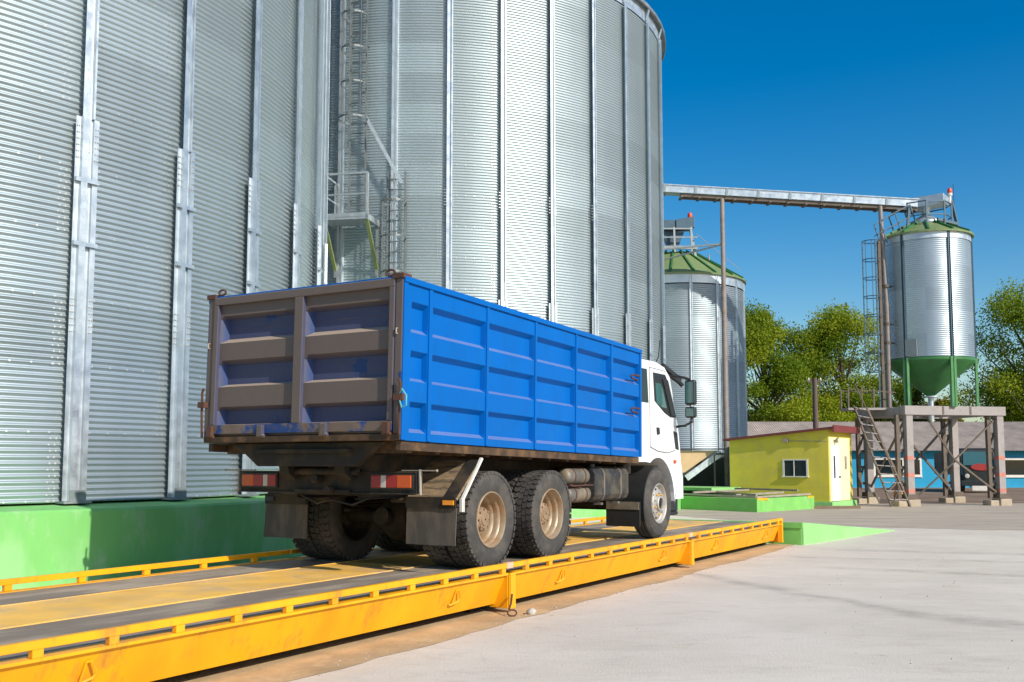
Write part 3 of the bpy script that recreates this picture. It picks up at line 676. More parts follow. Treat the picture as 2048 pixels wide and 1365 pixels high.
b.bar((H.x + .1, H.y - .9, 10.42), (H.x + .95, H.y - .6, 10.32), .08, .1)
gr = b.build('roof_rail', M['bluegrey'], t)
b = MB()
for dy in (-.55, .05):
    for dz in (.45, .9): b.bar((13.62, H.y + dy, 9.55 + dz), (14.75, H.y + dy, 10.15 + dz), .04, .04)
    for f in (0, .5, 1): b.bar((13.62 + 1.13 * f + .25, H.y + dy, 9.62 + .6 * f), (13.62 + 1.13 * f, H.y + dy, 10.45 + .6 * f), .04, .04)
b.build('roof_stair', M['bluegrey'], t)
b = MB(); x, y = H.x + 1.02, H.y - .2; b.tube([(x + .03, y, 10.9), (x + .03, y, 11.95)], .015, 6); b.build('beacon_mast', M['bluegrey'], t)
b = MB(); x -= .12; b.lathe([(.075, 11.58), (.09, 11.6), (.085, 11.70), (.055, 11.77), (.01, 11.785)], (x, y, 0), 'z', 14); b.build('beacon', M['lampred'], t, smooth=40)
b = MB(); b.lathe([(.05, 11.2), (.05, 11.45), (.09, 11.5), (.09, 11.58), (.01, 11.585)], (x, y, 0), 'z', 12); b.build('beacon_base', M['offwhite'], t)
# caged ladder up its left side
b = MB(); lx, ly = 13.62, 36.0
for dx in (-.16, .16): b.bar((lx + dx, ly, TZ), (lx + dx, ly, 9.75), .05, .05)
lo = b.build('ladder', M['bluegrey'], t)
z = TZ + .3
while z < 9.6:
    MB().tube([(lx - .16, ly, z), (lx + .16, ly, z)], .012, 5).build('rung', M['bluegrey'], lo); z += .42
for k in range(8):
    z = 4.85 + .69 * k; b = MB(); ps = []
    for q in range(15):
        a = R(20 + 320 * q / 14); ps.append((lx - .3 + .34 * math.cos(a), ly - .02 + .34 * math.sin(a), z))
    b.tube(ps, .018, 5); b.build('hoop', M['bluegrey'], lo)
for aa in (110, 150, 180, 210, 250):
    a = R(aa); p = (lx - .3 + .34 * math.cos(a), ly + .34 * math.sin(a)); MB().bar((p[0], p[1], 4.85), (p[0], p[1], 9.7), .025, .025).build('cage_strap', M['bluegrey'], lo)

# ------------------------------------------------------------------ conveyor bridge between the silos
t = thing('conveyor', 'long enclosed silver conveyor running across the sky to the hopper silo', 'conveyor', (8.05, 37.1, 0))
pL, pR = Vector((4.75, 37.65, 12.17)), Vector((15.25, 36.4, 11.17))
b = MB(); dr = (pR - pL)
b.bar(pL, pR, .55, .27); b.bar(pL + Vector((0, 0, .15)), pR + Vector((0, 0, .15)), .62, .03)
tr = b.build('trough', M['galv'], t)
for k in range(1, 9):
    b = MB(); p = pL + dr * k / 9; b.bar(p - dr * .004, p + dr * .004, .60, .31); b.build('flange_joint', M['galv_dull'], tr)
b = MB(); s0 = pL + dr * .17 + Vector((0, -.18, -.22)); s1 = pL + dr * .985 + Vector((0, -.18, -.22)); b.bar(s0, s1, .07, .10); b.bar(s0 + Vector((0, .36, 0)), s1 + Vector((0, .36, 0)), .07, .10)
for k in range(14):
    p = s0.lerp(s1, k / 13); b.bar(p + Vector((0, -.08, -.05)), p + Vector((0, .44, -.05)), .10, .07)
b.build('under_frame', M['tower_dark'], t)
b = MB(); hx, hy = 15.62, 36.3
b.M = Matrix.Translation((hx, hy, 0)) @ Matrix.Rotation(R(-37), 4, 'Z'); b.prism([(-.75, 11.0), (.62, 11.08), (.62, 11.42), (-.75, 11.40)], 'y', -.42, .42); b.M = None; b.build('head_box', M['galv'], t, bevel=.01)
b = MB(); b.tube([(8.05, 37.1, -.05), (8.05, 37.1, 8.1)], .10, 14); b.tube([(8.05, 37.1, 8.1), (8.05, 37.1, 11.6)], .085, 14); b.build('support_post', M['post'], t, smooth=40)
b = MB(); b.tube([(13.78, 35.95, TZ), (13.78, 35.95, 7.4)], .095, 14); b.tube([(13.78, 35.95, 7.4), (13.72, 36.1, 11.05)], .08, 14)
po = b.build('support_post', M['post'], t, smooth=40)
for z in (5.9, 6.6, 8.0):
    b = MB(); b.tube([(13.78, 35.95, z - .05), (13.78, 35.95, z + .05)], .12, 12); b.bar((13.78, 35.95, z), (14.35, 36.3, z + .03), .05, .05); b.build('clamp', M['tower_dark'], po)
b = MB(); b.bar((13.58, 35.97, TZ), (13.58, 36.0, 9.7), .12, .1); b.build('cable_duct', M['tower_dark'], po)
b = MB(); b.bar((5.5, 37.8, 9.75), (8.05, 37.1, 9.85), .06, .06); b.bar((5.7, 38.2, 9.4), (8.0, 37.12, 9.82), .07, .05); b.build('tie_bar', M['galv_dull'], t)

# ------------------------------------------------------------------ mustard hut
HC = Vector((10.72, 33.5, 0)); u = Vector((-.8, .6, 0)); v = Vector((.6, .8, 0))       # u along the long wall, v along the door wall
HM = Matrix(((u.x, v.x, 0, HC.x), (u.y, v.y, 0, HC.y), (0, 0, 1, 0), (0, 0, 0, 1)))
t = thing('hut', 'mustard yellow hut with a maroon roof edge behind the green pit', 'hut', tuple(HC), math.atan2(u.y, u.x), None, local=True)
# local frame: x along long wall, -y towards the door wall's far corner
def HB(): return MB()
LW, DW, h0, h1 = 3.6, 2.4, 2.66, 2.32
b = MB(); b.prism([(0, .2), (LW, .2), (LW, h1), (0, h0)], 'y', -DW, 0); b.build('wall', M['hut'], t, bevel=.01)
b = MB(); b.box(-.12, LW + .1, -DW - .1, .10, -.1, .2); b.build('base', M['green_pale'], t, bevel=.01)
b = MB(); b.prism([(-.22, h0 + .0), (LW + .18, h1 - .02), (LW + .18, h1 + .06), (-.22, h0 + .08)], 'y', -DW - .15, .14); rf = b.build('roof', M['maroon'], t)
b = MB(); b.box(-.25, -.21, -DW - .17, .16, h0 - .10, h0 + .13); b.box(-.25, .05, -DW - .18, -DW - .14, h0 - .1, h0 + .1); b.build('fascia', M['maroon'], rf)
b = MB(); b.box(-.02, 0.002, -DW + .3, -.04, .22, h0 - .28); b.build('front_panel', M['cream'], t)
b = MB(); b.box(-.05, -.02, -.95, -.15, .22, 2.12); dr_ = b.build('door', M['door'], t, bevel=.01)
b = MB(); b.box(-.075, -.05, -.42, -.34, 1.0, 1.75); b.build('door_pane', M['glass'], dr_)
b = MB(); b.box(-.10, -.05, -.88, -.84, 1.0, 1.06); b.build('handle', M['black'], dr_)
b = MB(); b.box(-.14, -.02, -.62, -.52, 2.2, 2.3); b.tube([(-.05, -.57, 2.28), (-.16, -.5, 2.36), (-.2, -.42, 2.36)], .03, 6); b.build('door_lamp', M['pipe'], t)
b = MB(); b.box(-.05, -.02, -1.7, -1.55, 1.3, 1.75); b.build('meter_box', M['pipe'], t)
wx = .72
b = MB()
for q in ((wx, wx + .06, 1.06, 1.60), (wx + .84, wx + .90, 1.06, 1.60)): b.box(q[0], q[1], -.02, .03, q[2], q[3])
b.box(wx - .03, wx + .93, -.02, .07, 1.02, 1.06); b.box(wx, wx + .9, -.02, .03, 1.60, 1.64); b.box(wx + .48, wx + .51, -.02, .025, 1.06, 1.60)
wf = b.build('window', M['offwhite'], t)
b = MB(); b.box(wx + .06, wx + .84, -.01, .008, 1.06, 1.60); b.build('pane', M['glass'], wf)
b = MB(); b.tube([(1.4, .05, 2.28), (.9, .04, 2.26), (.05, .04, 2.24)], .013, 6); b.box(1.4, 1.56, 0, .1, 2.22, 2.36); b.build('cable_box', M['pipe'], t)
p = HC + u * .3 - v * .0 + Vector((-.2, -1.05, 0))
b = MB(); b.M = Matrix.Translation((10.5, 32.95, 0)) @ Matrix.Rotation(R(8), 4, 'Z'); b.box(-1.05, 1.1, -.07, .07, .004, .09)
tag(b.build('plank', M['wood'], bevel=.01), 'weathered wooden beam lying in front of the yellow hut', 'plank')

# ------------------------------------------------------------------ green intake pit
PC = Vector((7.51, 30.45, 0)); pu = Vector((-.66, .75, 0)); pv = Vector((.72, .69, 0)); PH = .42
def pp(a, b_, z): q = PC + pu * a + pv * b_; return (q.x, q.y, z)
t = thing('intake_pit', 'low green walled grain intake pit with steel grating in front of the hut', 'pit', tuple(PC))
PA, PB, th = 4.6, 3.45, .22
def quadbox(mb, a0, a1, b0, b1, z0, z1):
    vs = [pp(a, b_, z) for z in (z0, z1) for b_ in (b0, b1) for a in (a0, a1)]
    mb.add(vs, [(0, 2, 3, 1), (4, 5, 7, 6), (0, 1, 5, 4), (2, 6, 7, 3), (0, 4, 6, 2), (1, 3, 7, 5)])
for q in ((0, PA, 0, th), (0, PA, PB - th, PB), (0, th, th, PB - th), (PA - th, PA, th, PB - th)):
    b = MB(); quadbox(b, *q, -.1, PH); b.build('curb', M['green2'], t, bevel=.015)
b = MB(); quadbox(b, th, PA - th, th, PB - th, .18, .22)
k = th
while k < PA - th - .05:
    quadbox(b, k + .02, k + .05, th, PB - th, .221, .34); k += .16
b.build('grating', M['grate'], t)
b = MB()
for (a0, b0, a1, b1, z) in ((.1, .1, PA - .1, .1, .47), (.1, .1, .1, PB - .1, .46), (.2, .3, PA - 1., PB * .55, .52), (1.0, .3, 1.0, PB - .3, .5), (2.6, .2, 2.4, PB - .2, .55), (.5, PB - .2, PA, PB - .25, .6)):
    b.bar(pp(a0, b0, z), pp(a1, b1, z + .03), .06, .06)
b.build('loose_bar', M['pipe'], t)
b = MB(); b.bar(pp(.03, .25, PH - .03), pp(-.002, .6, PH - .03), .06, .06); quadbox(b, -.004, .1, .06, .35, PH - .05, PH + .012); quadbox(b, -.004, .1, PB - .4, PB - .1, PH - .05, PH + .012)
b.build('corner_guard', M['yellow'], t)
b = MB(); quadbox(b, 3.0, 5.2, 1.8, 3.6, .56, .66); b.build('cover_slab', M['green_pale'], t)
t = thing('grain_chute', 'tan sheet chute with a sloping grey side below the slender silo', 'chute', (6.6, 37.0, 0))
b = MB(); b.prism([(5.2, 1.96), (7.42, 1.96), (7.28, 1.84), (6.32, 1.17), (5.2, .95)], 'y', 36.2, 37.4); b.build('chute_body', M['tan'], t, bevel=.01)
b = MB(); b.bar((7.62, 36.25, 1.86), (6.35, 36.15, .96), .09, .22); b.build('side_rail', M['galv'], t)
b = MB(); b.bar((5.2, 36.1, 2.0), (7.75, 36.1, 2.02), .05, .05); b.tube([(7.36, 36.0, .6), (7.36, 36.0, 1.78), (7.42, 36.0, 1.84), (7.72, 36.0, 1.84)], .03, 6); b.build('hand_rail', M['black'], t)
b = MB(); b.box(5.3, 8.3, 38.0, 39.5, 0, 1.75); b.prism([(38.0, 1.75), (39.5, 1.75), (39.5, 2.0)], 'x', 5.3, 8.3)
tag(b.build('machine_housing', M['darksheet'], bevel=.02), 'low dark sheet housing between the slender silo and the yellow hut', 'housing')

# ------------------------------------------------------------------ long blue building
t = thing('long_building', 'long low blue building with a brown corrugated roof at the back', 'building', (25, 63, 0))
b = MB(); b.box(9, 75, 61.5, 71, -.1, 2.35); b.build('wall', M['bluewall'], t)
rf = MB(); n = 900; vs = []
for i in range(n + 1):
    x = 8.5 + 67 * i / n; dz = .024 * (1 if i % 2 else -1)
    vs += [(x, 60.9, 2.28 + dz), (x, 66.2, 4.28 + dz), (x, 71.6, 2.28 + dz)]
rf.add(vs, [q for i in range(n) for q in ((3 * i, 3 * i + 3, 3 * i + 4, 3 * i + 1), (3 * i + 1, 3 * i + 4, 3 * i + 5, 3 * i + 2))]); rf.build('roof', M['asbestos'], t)
b = MB(); b.prism([(61.5, 2.3), (71, 2.3), (66.2, 4.15)], 'x', 9, 9.2); b.build('gable', M['asbestos'], t)
for x0, x1, z0, z1 in ((22.55, 25.3, .80, 1.72), (30.3, 33.2, .78, 1.7), (36.5, 39.3, .78, 1.7), (13.5, 15.5, .8, 1.7)):
    b = MB(); b.box(x0 - .12, x1 + .12, 61.42, 61.5, z0 - .16, z0); b.box(x0 - .12, x1 + .12, 61.44, 61.5, z1, z1 + .12); b.box(x0 - .12, x0, 61.44, 61.5, z0, z1); b.box(x1, x1 + .12, 61.44, 61.5, z0, z1); b.box((x0 + x1) / 2 + .3, (x0 + x1) / 2 + .38, 61.45, 61.5, z0, z1)
    wf = b.build('window', M['offwhite'], t)
    b = MB(); b.box(x0, x1, 61.47, 61.5 - .003, z0, z1); b.build('pane', M['glass'], wf)
b = MB(); b.box(28.4, 30.0, 61.45, 61.5, 0, 2.1); b.build('door', M['glass_teal'], t)
t = thing('utility_pole', 'dark brown utility pole standing behind the yellow hut', 'pole', (17.85, 58, 0))
b = MB(); b.tube([(17.85, 58, -.2), (17.85, 58, 6.5)], .2, 12, r2=.14); b.build('pole', M['polewood'], t, smooth=40)
b = MB(); b.bar((17.4, 58, 6.3), (18.3, 58, 6.3), .08, .1); b.build('cross_arm', M['polewood'], t)
b = MB()
for x in (17.5, 18.2): b.lathe([(.03, 6.35), (.05, 6.42), (.05, 6.48), (.03, 6.52), (.01, 6.53)], (x, 58, 0), 'z', 10)
b.build('insulator', M['offwhite'], t, smooth=40)

# parked dark lorry seen head-on behind the tower
t = thing('parked_truck', 'dark old lorry parked head-on in front of the blue building', 'truck', (23.9, 50.5, 0), R(-12), None, local=True)
b = MB(); b.prism([(0, .55), (0, 1.25), (.08, 1.3), (.55, 1.36), (.72, 2.2), (.85, 2.28), (1.9, 2.28), (1.95, .55)], 'x', -.85, .85); b.build('cab', M['truckdark'], t, bevel=.05)
b = MB(); b.box(-.95, .95, 2.0, 6.5, .9, 2.1); b.build('load_bed', M['truckdark'], t, bevel=.02)
b = MB()
b.add([(-.72, .50, 1.40), (.72, .50, 1.40), (.68, .66, 2.1), (-.68, .66, 2.1), (-.72, .56, 1.40), (.72, .56, 1.40), (.68, .72, 2.1), (-.68, .72, 2.1)], [(0, 1, 2, 3), (7, 6, 5, 4), (0, 4, 5, 1), (1, 5, 6, 2), (2, 6, 7, 3), (3, 7, 4, 0)]); b.build('windscreen', M['glass_teal'], t)
b = MB(); ps = [(.46 * math.cos(2 * PI * k / 28), 1.3 + .16 * math.sin(2 * PI * k / 28)) for k in range(28)]; b.prism(ps, 'y', -.05, .02); b.prism([(x * 1.07, 1.3 + (z - 1.3) * 1.14) for x, z in ps], 'y', -.03, .01)
b.build('grille_badge', mat('red_grille', (.36, .03, .025), .5, var=.1), t)
b = MB(); b.box(-1.0, 1.0, -.18, .05, .35, .62); b.build('bumper', M['truckdark'], t, bevel=.03)
b = MB(); b.box(-.48, .48, -.2, -.181, .12, .36); b.build('number_plate', M['offwhite'], t)
for x in (-.68, .68):
    b = MB(); b.lathe([(.12, -.06), (.10, -.09), (.01, -.10)], (x, 0, .85), 'y', 16); b.build('headlight', M['clear'], t, smooth=40)
    b = MB(); b.lathe([(.2, -.13), (.45, -.13), (.48, -.08), (.48, .1), (.01, .1)], (x * 1.2, .7, .48), 'x', 20); b.build('wheel', M['rubber'], t, smooth=40)
    b = MB(); b.box(x * 1.5 - .1, x * 1.5 + .1, .35, .42, 1.5, 1.9); b.tube([(x * 1.2, .55, 1.9), (x * 1.5, .4, 1.8)], .02, 6); b.build('mirror', M['black'], t)
t = thing('marker_drum', 'small red and orange drum on the soil behind the stair ladder', 'drum', (16.05, 41.2, 0))
b = MB(); b.lathe([(.01, 0), (.2, 0), (.2, .62), (.17, .64), (.01, .64)], (16.05, 41.2, 0), 'z', 16); b.build('body', M['redpaint'], t, smooth=40)
b = MB(); b.lathe([(.204, .2), (.208, .2), (.208, .42), (.204, .42)], (16.05, 41.2, 0), 'z', 16); b.build('stripe', M['amber'], t)

# ------------------------------------------------------------------ weighbridge
XN, XF = -5.24, -8.25
wb = thing('weighbridge', 'long orange yellow weighbridge under the truck with slotted side rails', 'weighbridge', br(-6.7, 10.4, 0), -BA, None, local=True)
WM = Matrix.Translation((6.7, -10.4, 0))
def wmb():
    m_ = MB(); m_.M = WM; return m_
JO = [2.6, 8.56, 13.55, 18.19]
for k in range(3):
    a, c = JO[k] + .012, JO[k + 1] - .012
    n = 4; q = (c - a) / n
    for (x0, x1, zz, mm, nm) in ((-6.40, XN - .06, .397, 'deck_grey', 'grey_deck_plate'), (-7.40, -6.405, .400, 'deck_yellow', 'yellow_deck_plate'), (XF + .05, -7.405, .397, 'deck_grey', 'grey_deck_plate')):
        b = wmb()
        for i in range(n):
            b.box(x0, x1, a + q * i + .003, a + q * (i + 1) - .003, .375, zz)
        b.build(nm, M[mm], wb, bevel=.002, seg=1)
    b = wmb(); b.box(-6.415, -6.385, a, c, .38, .406); b.box(-7.41, -7.39, a, c, .38, .404); b.build('edge_strip', M['deck_yellow'], wb)
    for side, X in ((1, XN), (-1, XF)):
        b = wmb()
        # top flange, sloping web, bottom lip
        def sx(d): return X - side * d
        b.box(min(sx(0), sx(.12)), max(sx(0), sx(.12)), a, c, .382, .402)
        poly = [(sx(.03), .383), (sx(.16), .09), (sx(.22), .09), (sx(.22), .10), (sx(.17), .10), (sx(.045), .383)]
        b.prism([(x, z) for x, z in poly], 'y', a, c)
        b.build('side_beam', M['yellow'], wb)
        for yy, w_ in ((a, .012), (c - .012, .012)):
            e = wmb(); e.prism([(sx(.004), .40), (sx(.004), .055), (sx(.22), .055), (sx(.22), .40)], 'y', yy + .001, yy + w_ - .001); e.build('end_plate', M['yellow'], wb)
        e = wmb(); z0_ = a if k else a
        e.prism([(sx(-.006), .402), (sx(-.006), .045), (sx(.10), .045), (sx(.10), .402)], 'y', a + .013, a + .11)
        if k == 2: e.prism([(sx(-.006), .47), (sx(-.006), .06), (sx(.08), .06), (sx(.08), .47)], 'y', c - .075, c - .013)
        e.build('joint_post', M['yellow'], wb, bevel=.004)
        rl = wmb(); x0, x1 = sorted((sx(-.002), sx(.045))); rl.box(x0, x1, a + .002, c - .002, .452, .502)
        st = .5 if side > 0 else .72; y = a + .32
        while y < c - .03:
            rl.box(x0 + .002, x1 - .002, y, y + .07, .402, .452); y += st
        rl.build('slotted_rail', M['yellow'], wb, bevel=.003, seg=1)
    if k < 2:
        e = wmb(); e.box(XN - .05, XN + .005, c - .03, c + .085, .45, .506); e.build('pink_patch', M['pink'], wb)
    for fy in (a + 1.2, c - .85):
        h = wmb(); P = lambda y, z, o=0: (XN - .03 - .13 * (.383 - z) / .293 + .012 + o, y, z)
        h.tube([P(fy, .315), P(fy + .02, .325, .012), P(fy + .075, .245, .03), P(fy + .055, .215, .03), P(fy - .03, .185, .012), P(fy - .05, .19)], .009, 6)
        h.tube([P(fy, .318), P(fy - .012, .20, .012)], .008, 6)
        h.build('lifting_loop', M['yellow'], wb, smooth=50)
b = wmb()
for y in JO[1:]:
    for x in (-5.75, -7.8): b.box(x - .14, x + .14, y - .16, y + .16, 0, .10)
for x in (-5.9, -6.7, -7.5): b.box(x - .06, x + .06, 2.7, 18.1, .12, .37)
b.build('under_beam', M['chassis'], wb)

# green ramp at the far end, low curb behind, small things on the ground
rp = thing('ramp', 'bright green concrete ramp at the far end of the weighbridge', 'ramp', br(-6.7, 18.5, 0), -BA, None, local=True)
RM = Matrix.Translation((6.7, -18.5, 0))
b = MB(); b.M = RM
A = [(-8.7, 18.30), (-4.95, 18.5), (-4.25, 23.5), (-9.3, 23.5)]
vs = [(x, y, -.1) for x, y in A] + [(A[0][0], A[0][1], .41), (A[1][0], A[1][1], .41), (A[2][0], A[2][1], .008), (A[3][0], A[3][1], .008)]
b.add(vs, [(3, 2, 1, 0), (4, 5, 6, 7), (0, 1, 5, 4), (1, 2, 6, 5), (2, 3, 7, 6), (3, 0, 4, 7)]); b.build('slope', [M['green_pale']], rp, bevel=.01)
b = MB(); b.M = RM; b.box(-5.5, -4.955, 18.42, 18.46, .31, .408); b.box(-5.5, -4.985, 18.44, 18.462, 0, .31); b.build('end_board', M['green2'], rp)
cu = MB(); cu.M = Matrix.Translation(Vector(br(0, 0, 0))) @ Matrix.Rotation(-BA, 4, 'Z')
cu.box(-9.35, -9.12, 11.5, 19.5, -.05, .27)
tag(cu.build('curb', M['green_pale'], bevel=.01), 'low pale green curb along the far side of the weighbridge', 'curb')
sk = br(-5.12, 8.42); t = thing('shackle', 'small rusty loop hanging below the weighbridge joint beside a grey stone', 'shackle', (sk[0], sk[1], 0))
b = MB(); ps = []
for k in range(13):
    a = 2 * PI * k / 12; ps.append((sk[0] + .045 * math.cos(a), sk[1] + .03 * math.sin(a), .035 + .026 * math.sin(a)))
b.tube(ps, .008, 6); b.build('ring', M['rust'], t, smooth=50)
b = MB(); b.tube([(sk[0] + .0, sk[1] + .12, .20), (sk[0] - .01, sk[1] + .05, .12), (sk[0] - .03, sk[1], .07)], .01, 6); b.build('link', M['rust'], t, smooth=50)
st_ = MB(); p = br(-5.02, 8.62); st_.blob((p[0], p[1], .025), (.055, .05, .045), 4)
tag(st_.build('stone', M['stone'], smooth=60), 'lone grey stone lying at the foot of the weighbridge joint', 'stone')
pb = MB(); rr = random.Random(9)
for i in range(260):
    y = rr.uniform(3.5, 19); x = -4.98 + rr.gauss(-.02, .10) if rr.random() < .6 else rr.uniform(-5, 0)
    p = br(x, y); r_ = rr.uniform(.003, .010) * (1.5 if rr.random() < .06 else 1); pb.blob((p[0], p[1], r_ * .4), (r_, r_ * 1.2, r_ * .7), i)
tag(pb.build('gravel', M['stone'], recalc=False), 'scattered tiny stones along the dust strip', None, None, 'stuff')

# ------------------------------------------------------------------ the grain truck
tk = thing('grain_truck', 'three axle grain truck with a blue cargo box and white cab on the weighbridge', 'truck', (-2.091, 9.628, .40), R(-29.93), None, local=True)
BL, BR_ = (0, 0, 1.31), (-.022, 0, 0)
BH, BLEN = 1.52, 5.65
def recess(xs, zs, rects, dep, tx):
    """sheet with sunk trapezoid panels. rects: (x0,x1,z0,z1,slope_x,slope_z)"""
    X = set(xs); Z = set(zs)
    for x0, x1, z0, z1, sx0, sx1, sz0, sz1 in rects:
        X |= {x0, x0 + sx0, x1 - sx1, x1}; Z |= {z0, z0 + sz0, z1 - sz1, z1}
    X = sorted(X); Z = sorted(Z); mb = MB(); vs = []
    for z in Z:
        for x in X:
            d_ = 0
            for x0, x1, z0, z1, sx0, sx1, sz0, sz1 in rects:
                if x0 + sx0 - 1e-6 <= x <= x1 - sx1 + 1e-6 and z0 + sz0 - 1e-6 <= z <= z1 - sz1 + 1e-6: d_ = dep
            vs.append(tx(x, z, d_))
    n = len(X)
    mb.add(vs, [(i * n + j, i * n + j + 1, (i + 1) * n + j + 1, (i + 1) * n + j) for i in range(len(Z) - 1) for j in range(n - 1)])
    return mb
cols_ = [(.11, .385), (.455, 1.445), (1.50, 2.505), (2.555, 3.555), (3.605, 4.605), (4.675, 5.585)]
rows_ = [(1.01, 1.30, .05, .054), (.555, .84, .04, .057), (.076, .363, .045, .053)]
for sgn in (1, -1):
    rects = [(a, c, z0, z1, .008, .014, s0, s1) for a, c in cols_ for z0, z1, s0, s1 in rows_]
    b = recess([0, BLEN], [0, 1.47], rects, .07, lambda x, z, d_: (sgn * (1.25 - d_), x, z))
    b.box(min(sgn * 1.17, sgn * 1.19), max(sgn * 1.17, sgn * 1.19), .02, BLEN, 0, 1.47)
    sp_ = b.build('side_panel', M['blue'], tk, loc=BL, rot=BR_)
    r_ = MB(); x0, x1 = sorted((sgn * 1.16, sgn * 1.276)); r_.box(x0, x1, -.02, BLEN, 1.462, BH); r_.build('top_rail', M['blue'], sp_, bevel=.006, loc=(0, 0, 0))
    for a, c in ((-.02, .045), (.392, .448), (1.452, 1.493), (2.512, 2.548), (3.562, 3.598), (4.612, 4.668), (5.60, 5.652)):
        r_ = MB(); x0, x1 = sorted((sgn * 1.23, sgn * 1.265)); r_.box(x0, x1, a, c, .004, 1.462); r_.build('stanchion', M['blue'], sp_, bevel=.004, loc=(0, 0, 0))
    if sgn > 0:
        for z in (1.10, .64):
            r_ = MB(); r_.tube([(1.25, 5.50, z + .03), (1.295, 5.50, z + .03), (1.30, 5.47, z + .028), (1.30, 5.22, z + .022), (1.30, 5.17, z), (1.30, 5.22, z - .03), (1.30, 5.42, z - .035), (1.25, 5.44, z - .035)], .013, 7); r_.build('grab_loop', M['rust'], sp_, smooth=50, loc=(0, 0, 0))
b = MB(); b.box(-1.19, 1.19, .03, BLEN - .06, .0, .06); b.box(-1.17, 1.17, BLEN - .06, BLEN - .02, .06, 1.46)
b.box(-1.25, 1.25, -.03, .06, .0, .062); b.build('cargo_floor', M['sill'], tk, loc=BL, rot=BR_, bevel=.004)
# grain heap inside, level with the rim
gm = MB(); vs = []; rr = random.Random(2)
for i in range(13):
    for j in range(29):
        x = -1.16 + 2.32 * i / 12; y = .08 + 5.5 * j / 28
        vs.append((x, y, 1.18 + .08 * math.cos(x * 1.2) * math.sin(y * .55) + rr.uniform(-.01, .01)))
gm.add(vs, [(i * 29 + j, (i + 1) * 29 + j, (i + 1) * 29 + j + 1, i * 29 + j + 1) for i in range(12) for j in range(28)])
gm.build('grain_load', M['dirt'], tk, loc=BL, rot=BR_, smooth=60)
# tailgate
tg = MB(); FR = .045
rect = []
for x0, x1 in ((-1.105, -.055), (.055, 1.105)):
    for z0, z1, s0, s1 in ((1.03, 1.315, .05, .035), (.573, .85, .032, .045), (.177, .368, .014, .036)):
        rect.append((x0, x1, z0, z1, .045, .02, s0, s1))
tg = recess([-1.165, 1.165], [.07, 1.49], rect, .085, lambda x, z, d_: (x, d_, z))
tg.box(-1.165, 1.165, .10, .11, .07, 1.49)
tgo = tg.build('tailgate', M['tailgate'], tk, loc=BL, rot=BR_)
for q in ((-1.165, 1.165, 1.425, 1.505), (-1.165, 1.165, .085, .178)):
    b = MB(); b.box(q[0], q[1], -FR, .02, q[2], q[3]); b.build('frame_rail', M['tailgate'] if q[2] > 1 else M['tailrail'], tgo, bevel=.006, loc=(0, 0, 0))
for q in ((-1.165, -1.105), (-.055, .055), (1.105, 1.165)):
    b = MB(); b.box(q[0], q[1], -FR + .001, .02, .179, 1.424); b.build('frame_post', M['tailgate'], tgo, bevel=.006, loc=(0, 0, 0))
b = MB(); b.box(-1.165, 1.165, -.03, .05, 1.506, 1.522); b.build('top_lip', M['blue'], tgo, loc=(0, 0, 0))
for x in (-1.13, -.43, .38, 1.12):
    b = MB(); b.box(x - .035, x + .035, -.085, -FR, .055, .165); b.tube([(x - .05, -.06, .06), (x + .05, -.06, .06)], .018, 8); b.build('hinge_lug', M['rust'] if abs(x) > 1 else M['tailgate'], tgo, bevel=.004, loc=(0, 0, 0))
for x in (-1.21, 1.21):
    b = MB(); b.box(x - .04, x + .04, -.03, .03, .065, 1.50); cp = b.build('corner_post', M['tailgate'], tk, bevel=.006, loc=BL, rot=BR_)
    b = MB(); b.box(x - .06, x + .06, -.05, .08, 1.50, 1.545); ps = [(x - .12 * (1 if x > 0 else -1) + .05 * math.cos(2 * PI * k / 12), -.01, 1.565 + .028 * math.sin(2 * PI * k / 12)) for k in range(13)]; b.tube(ps, .011, 6); b.build('top_hinge', M['rust'], cp, loc=(0, 0, 0))
    b = MB(); sx_ = 1 if x > 0 else -1
    b.tube([(x + sx_ * .05, -.05, .05), (x + sx_ * .055, -.06, .30), (x + sx_ * .06, -.06, .52), (x + sx_ * .04, -.06, .56)], .013, 6); b.box(min(x, x + sx_ * .09), max(x, x + sx_ * .09), -.09, -.03, .36, .42); b.build('latch', M['rust'], cp, loc=(0, 0, 0))
    b = MB(); b.tube([(x - .01, -.03, .98), (x - .01, -.05, .98), (x - .01, -.05, 1.03), (x - .01, -.03, 1.03)], .008, 6); b.build('eye_bolt', M['pipe'], cp, loc=(0, 0, 0))
b = MB(); b.tube([(1.28, -.08, .42), (1.31, -.09, .46), (1.36, -.09, .40), (1.36, -.09, .31), (1.31, -.09, .29), (1.28, -.08, .36)], .008, 6); b.build('wire_loop', mat('teal_wire', (.12, .42, .45), .5), tk, loc=BL, rot=BR_, smooth=50)

# under the box
for i in range(12):
    y = .25 + i * .47; b = MB(); b.box(-1.16, 1.16, y - .035, y + .035, 1.20 - .022 * y, 1.305 - .022 * y); b.build('cross_bearer', M['sill'], tk)
b = MB()
for x in (-.42, .42): b.box(x - .05, x + .05, .3, 5.6, 1.04, 1.19)
b.build('tipping_frame', M['chassis'], tk)
for x in (-1.2, 1.2):
    b = MB(); b.bar((x, .02, 1.262), (x, 5.62, 1.139), .06, .085); b.build('side_rail', M['sill'], tk, bevel=.004)
b = MB(); b.prism([(-.98, 1.30), (.98, 1.30), (.86, 1.24), (.62, 1.07), (-.62, 1.07), (-.86, 1.24)], 'y', .10, .2); b.box(-.6, .6, .05, .1, 1.20, 1.24); b.build('rear_crossbeam', M['chassis'], tk, bevel=.006)
b = MB()
for x in (-.36, .36): b.prism([(.12, 1.29), (.55, 1.29), (.42, 1.0), (.32, .93), (.22, 1.0)], 'x', x - .06, x + .06)
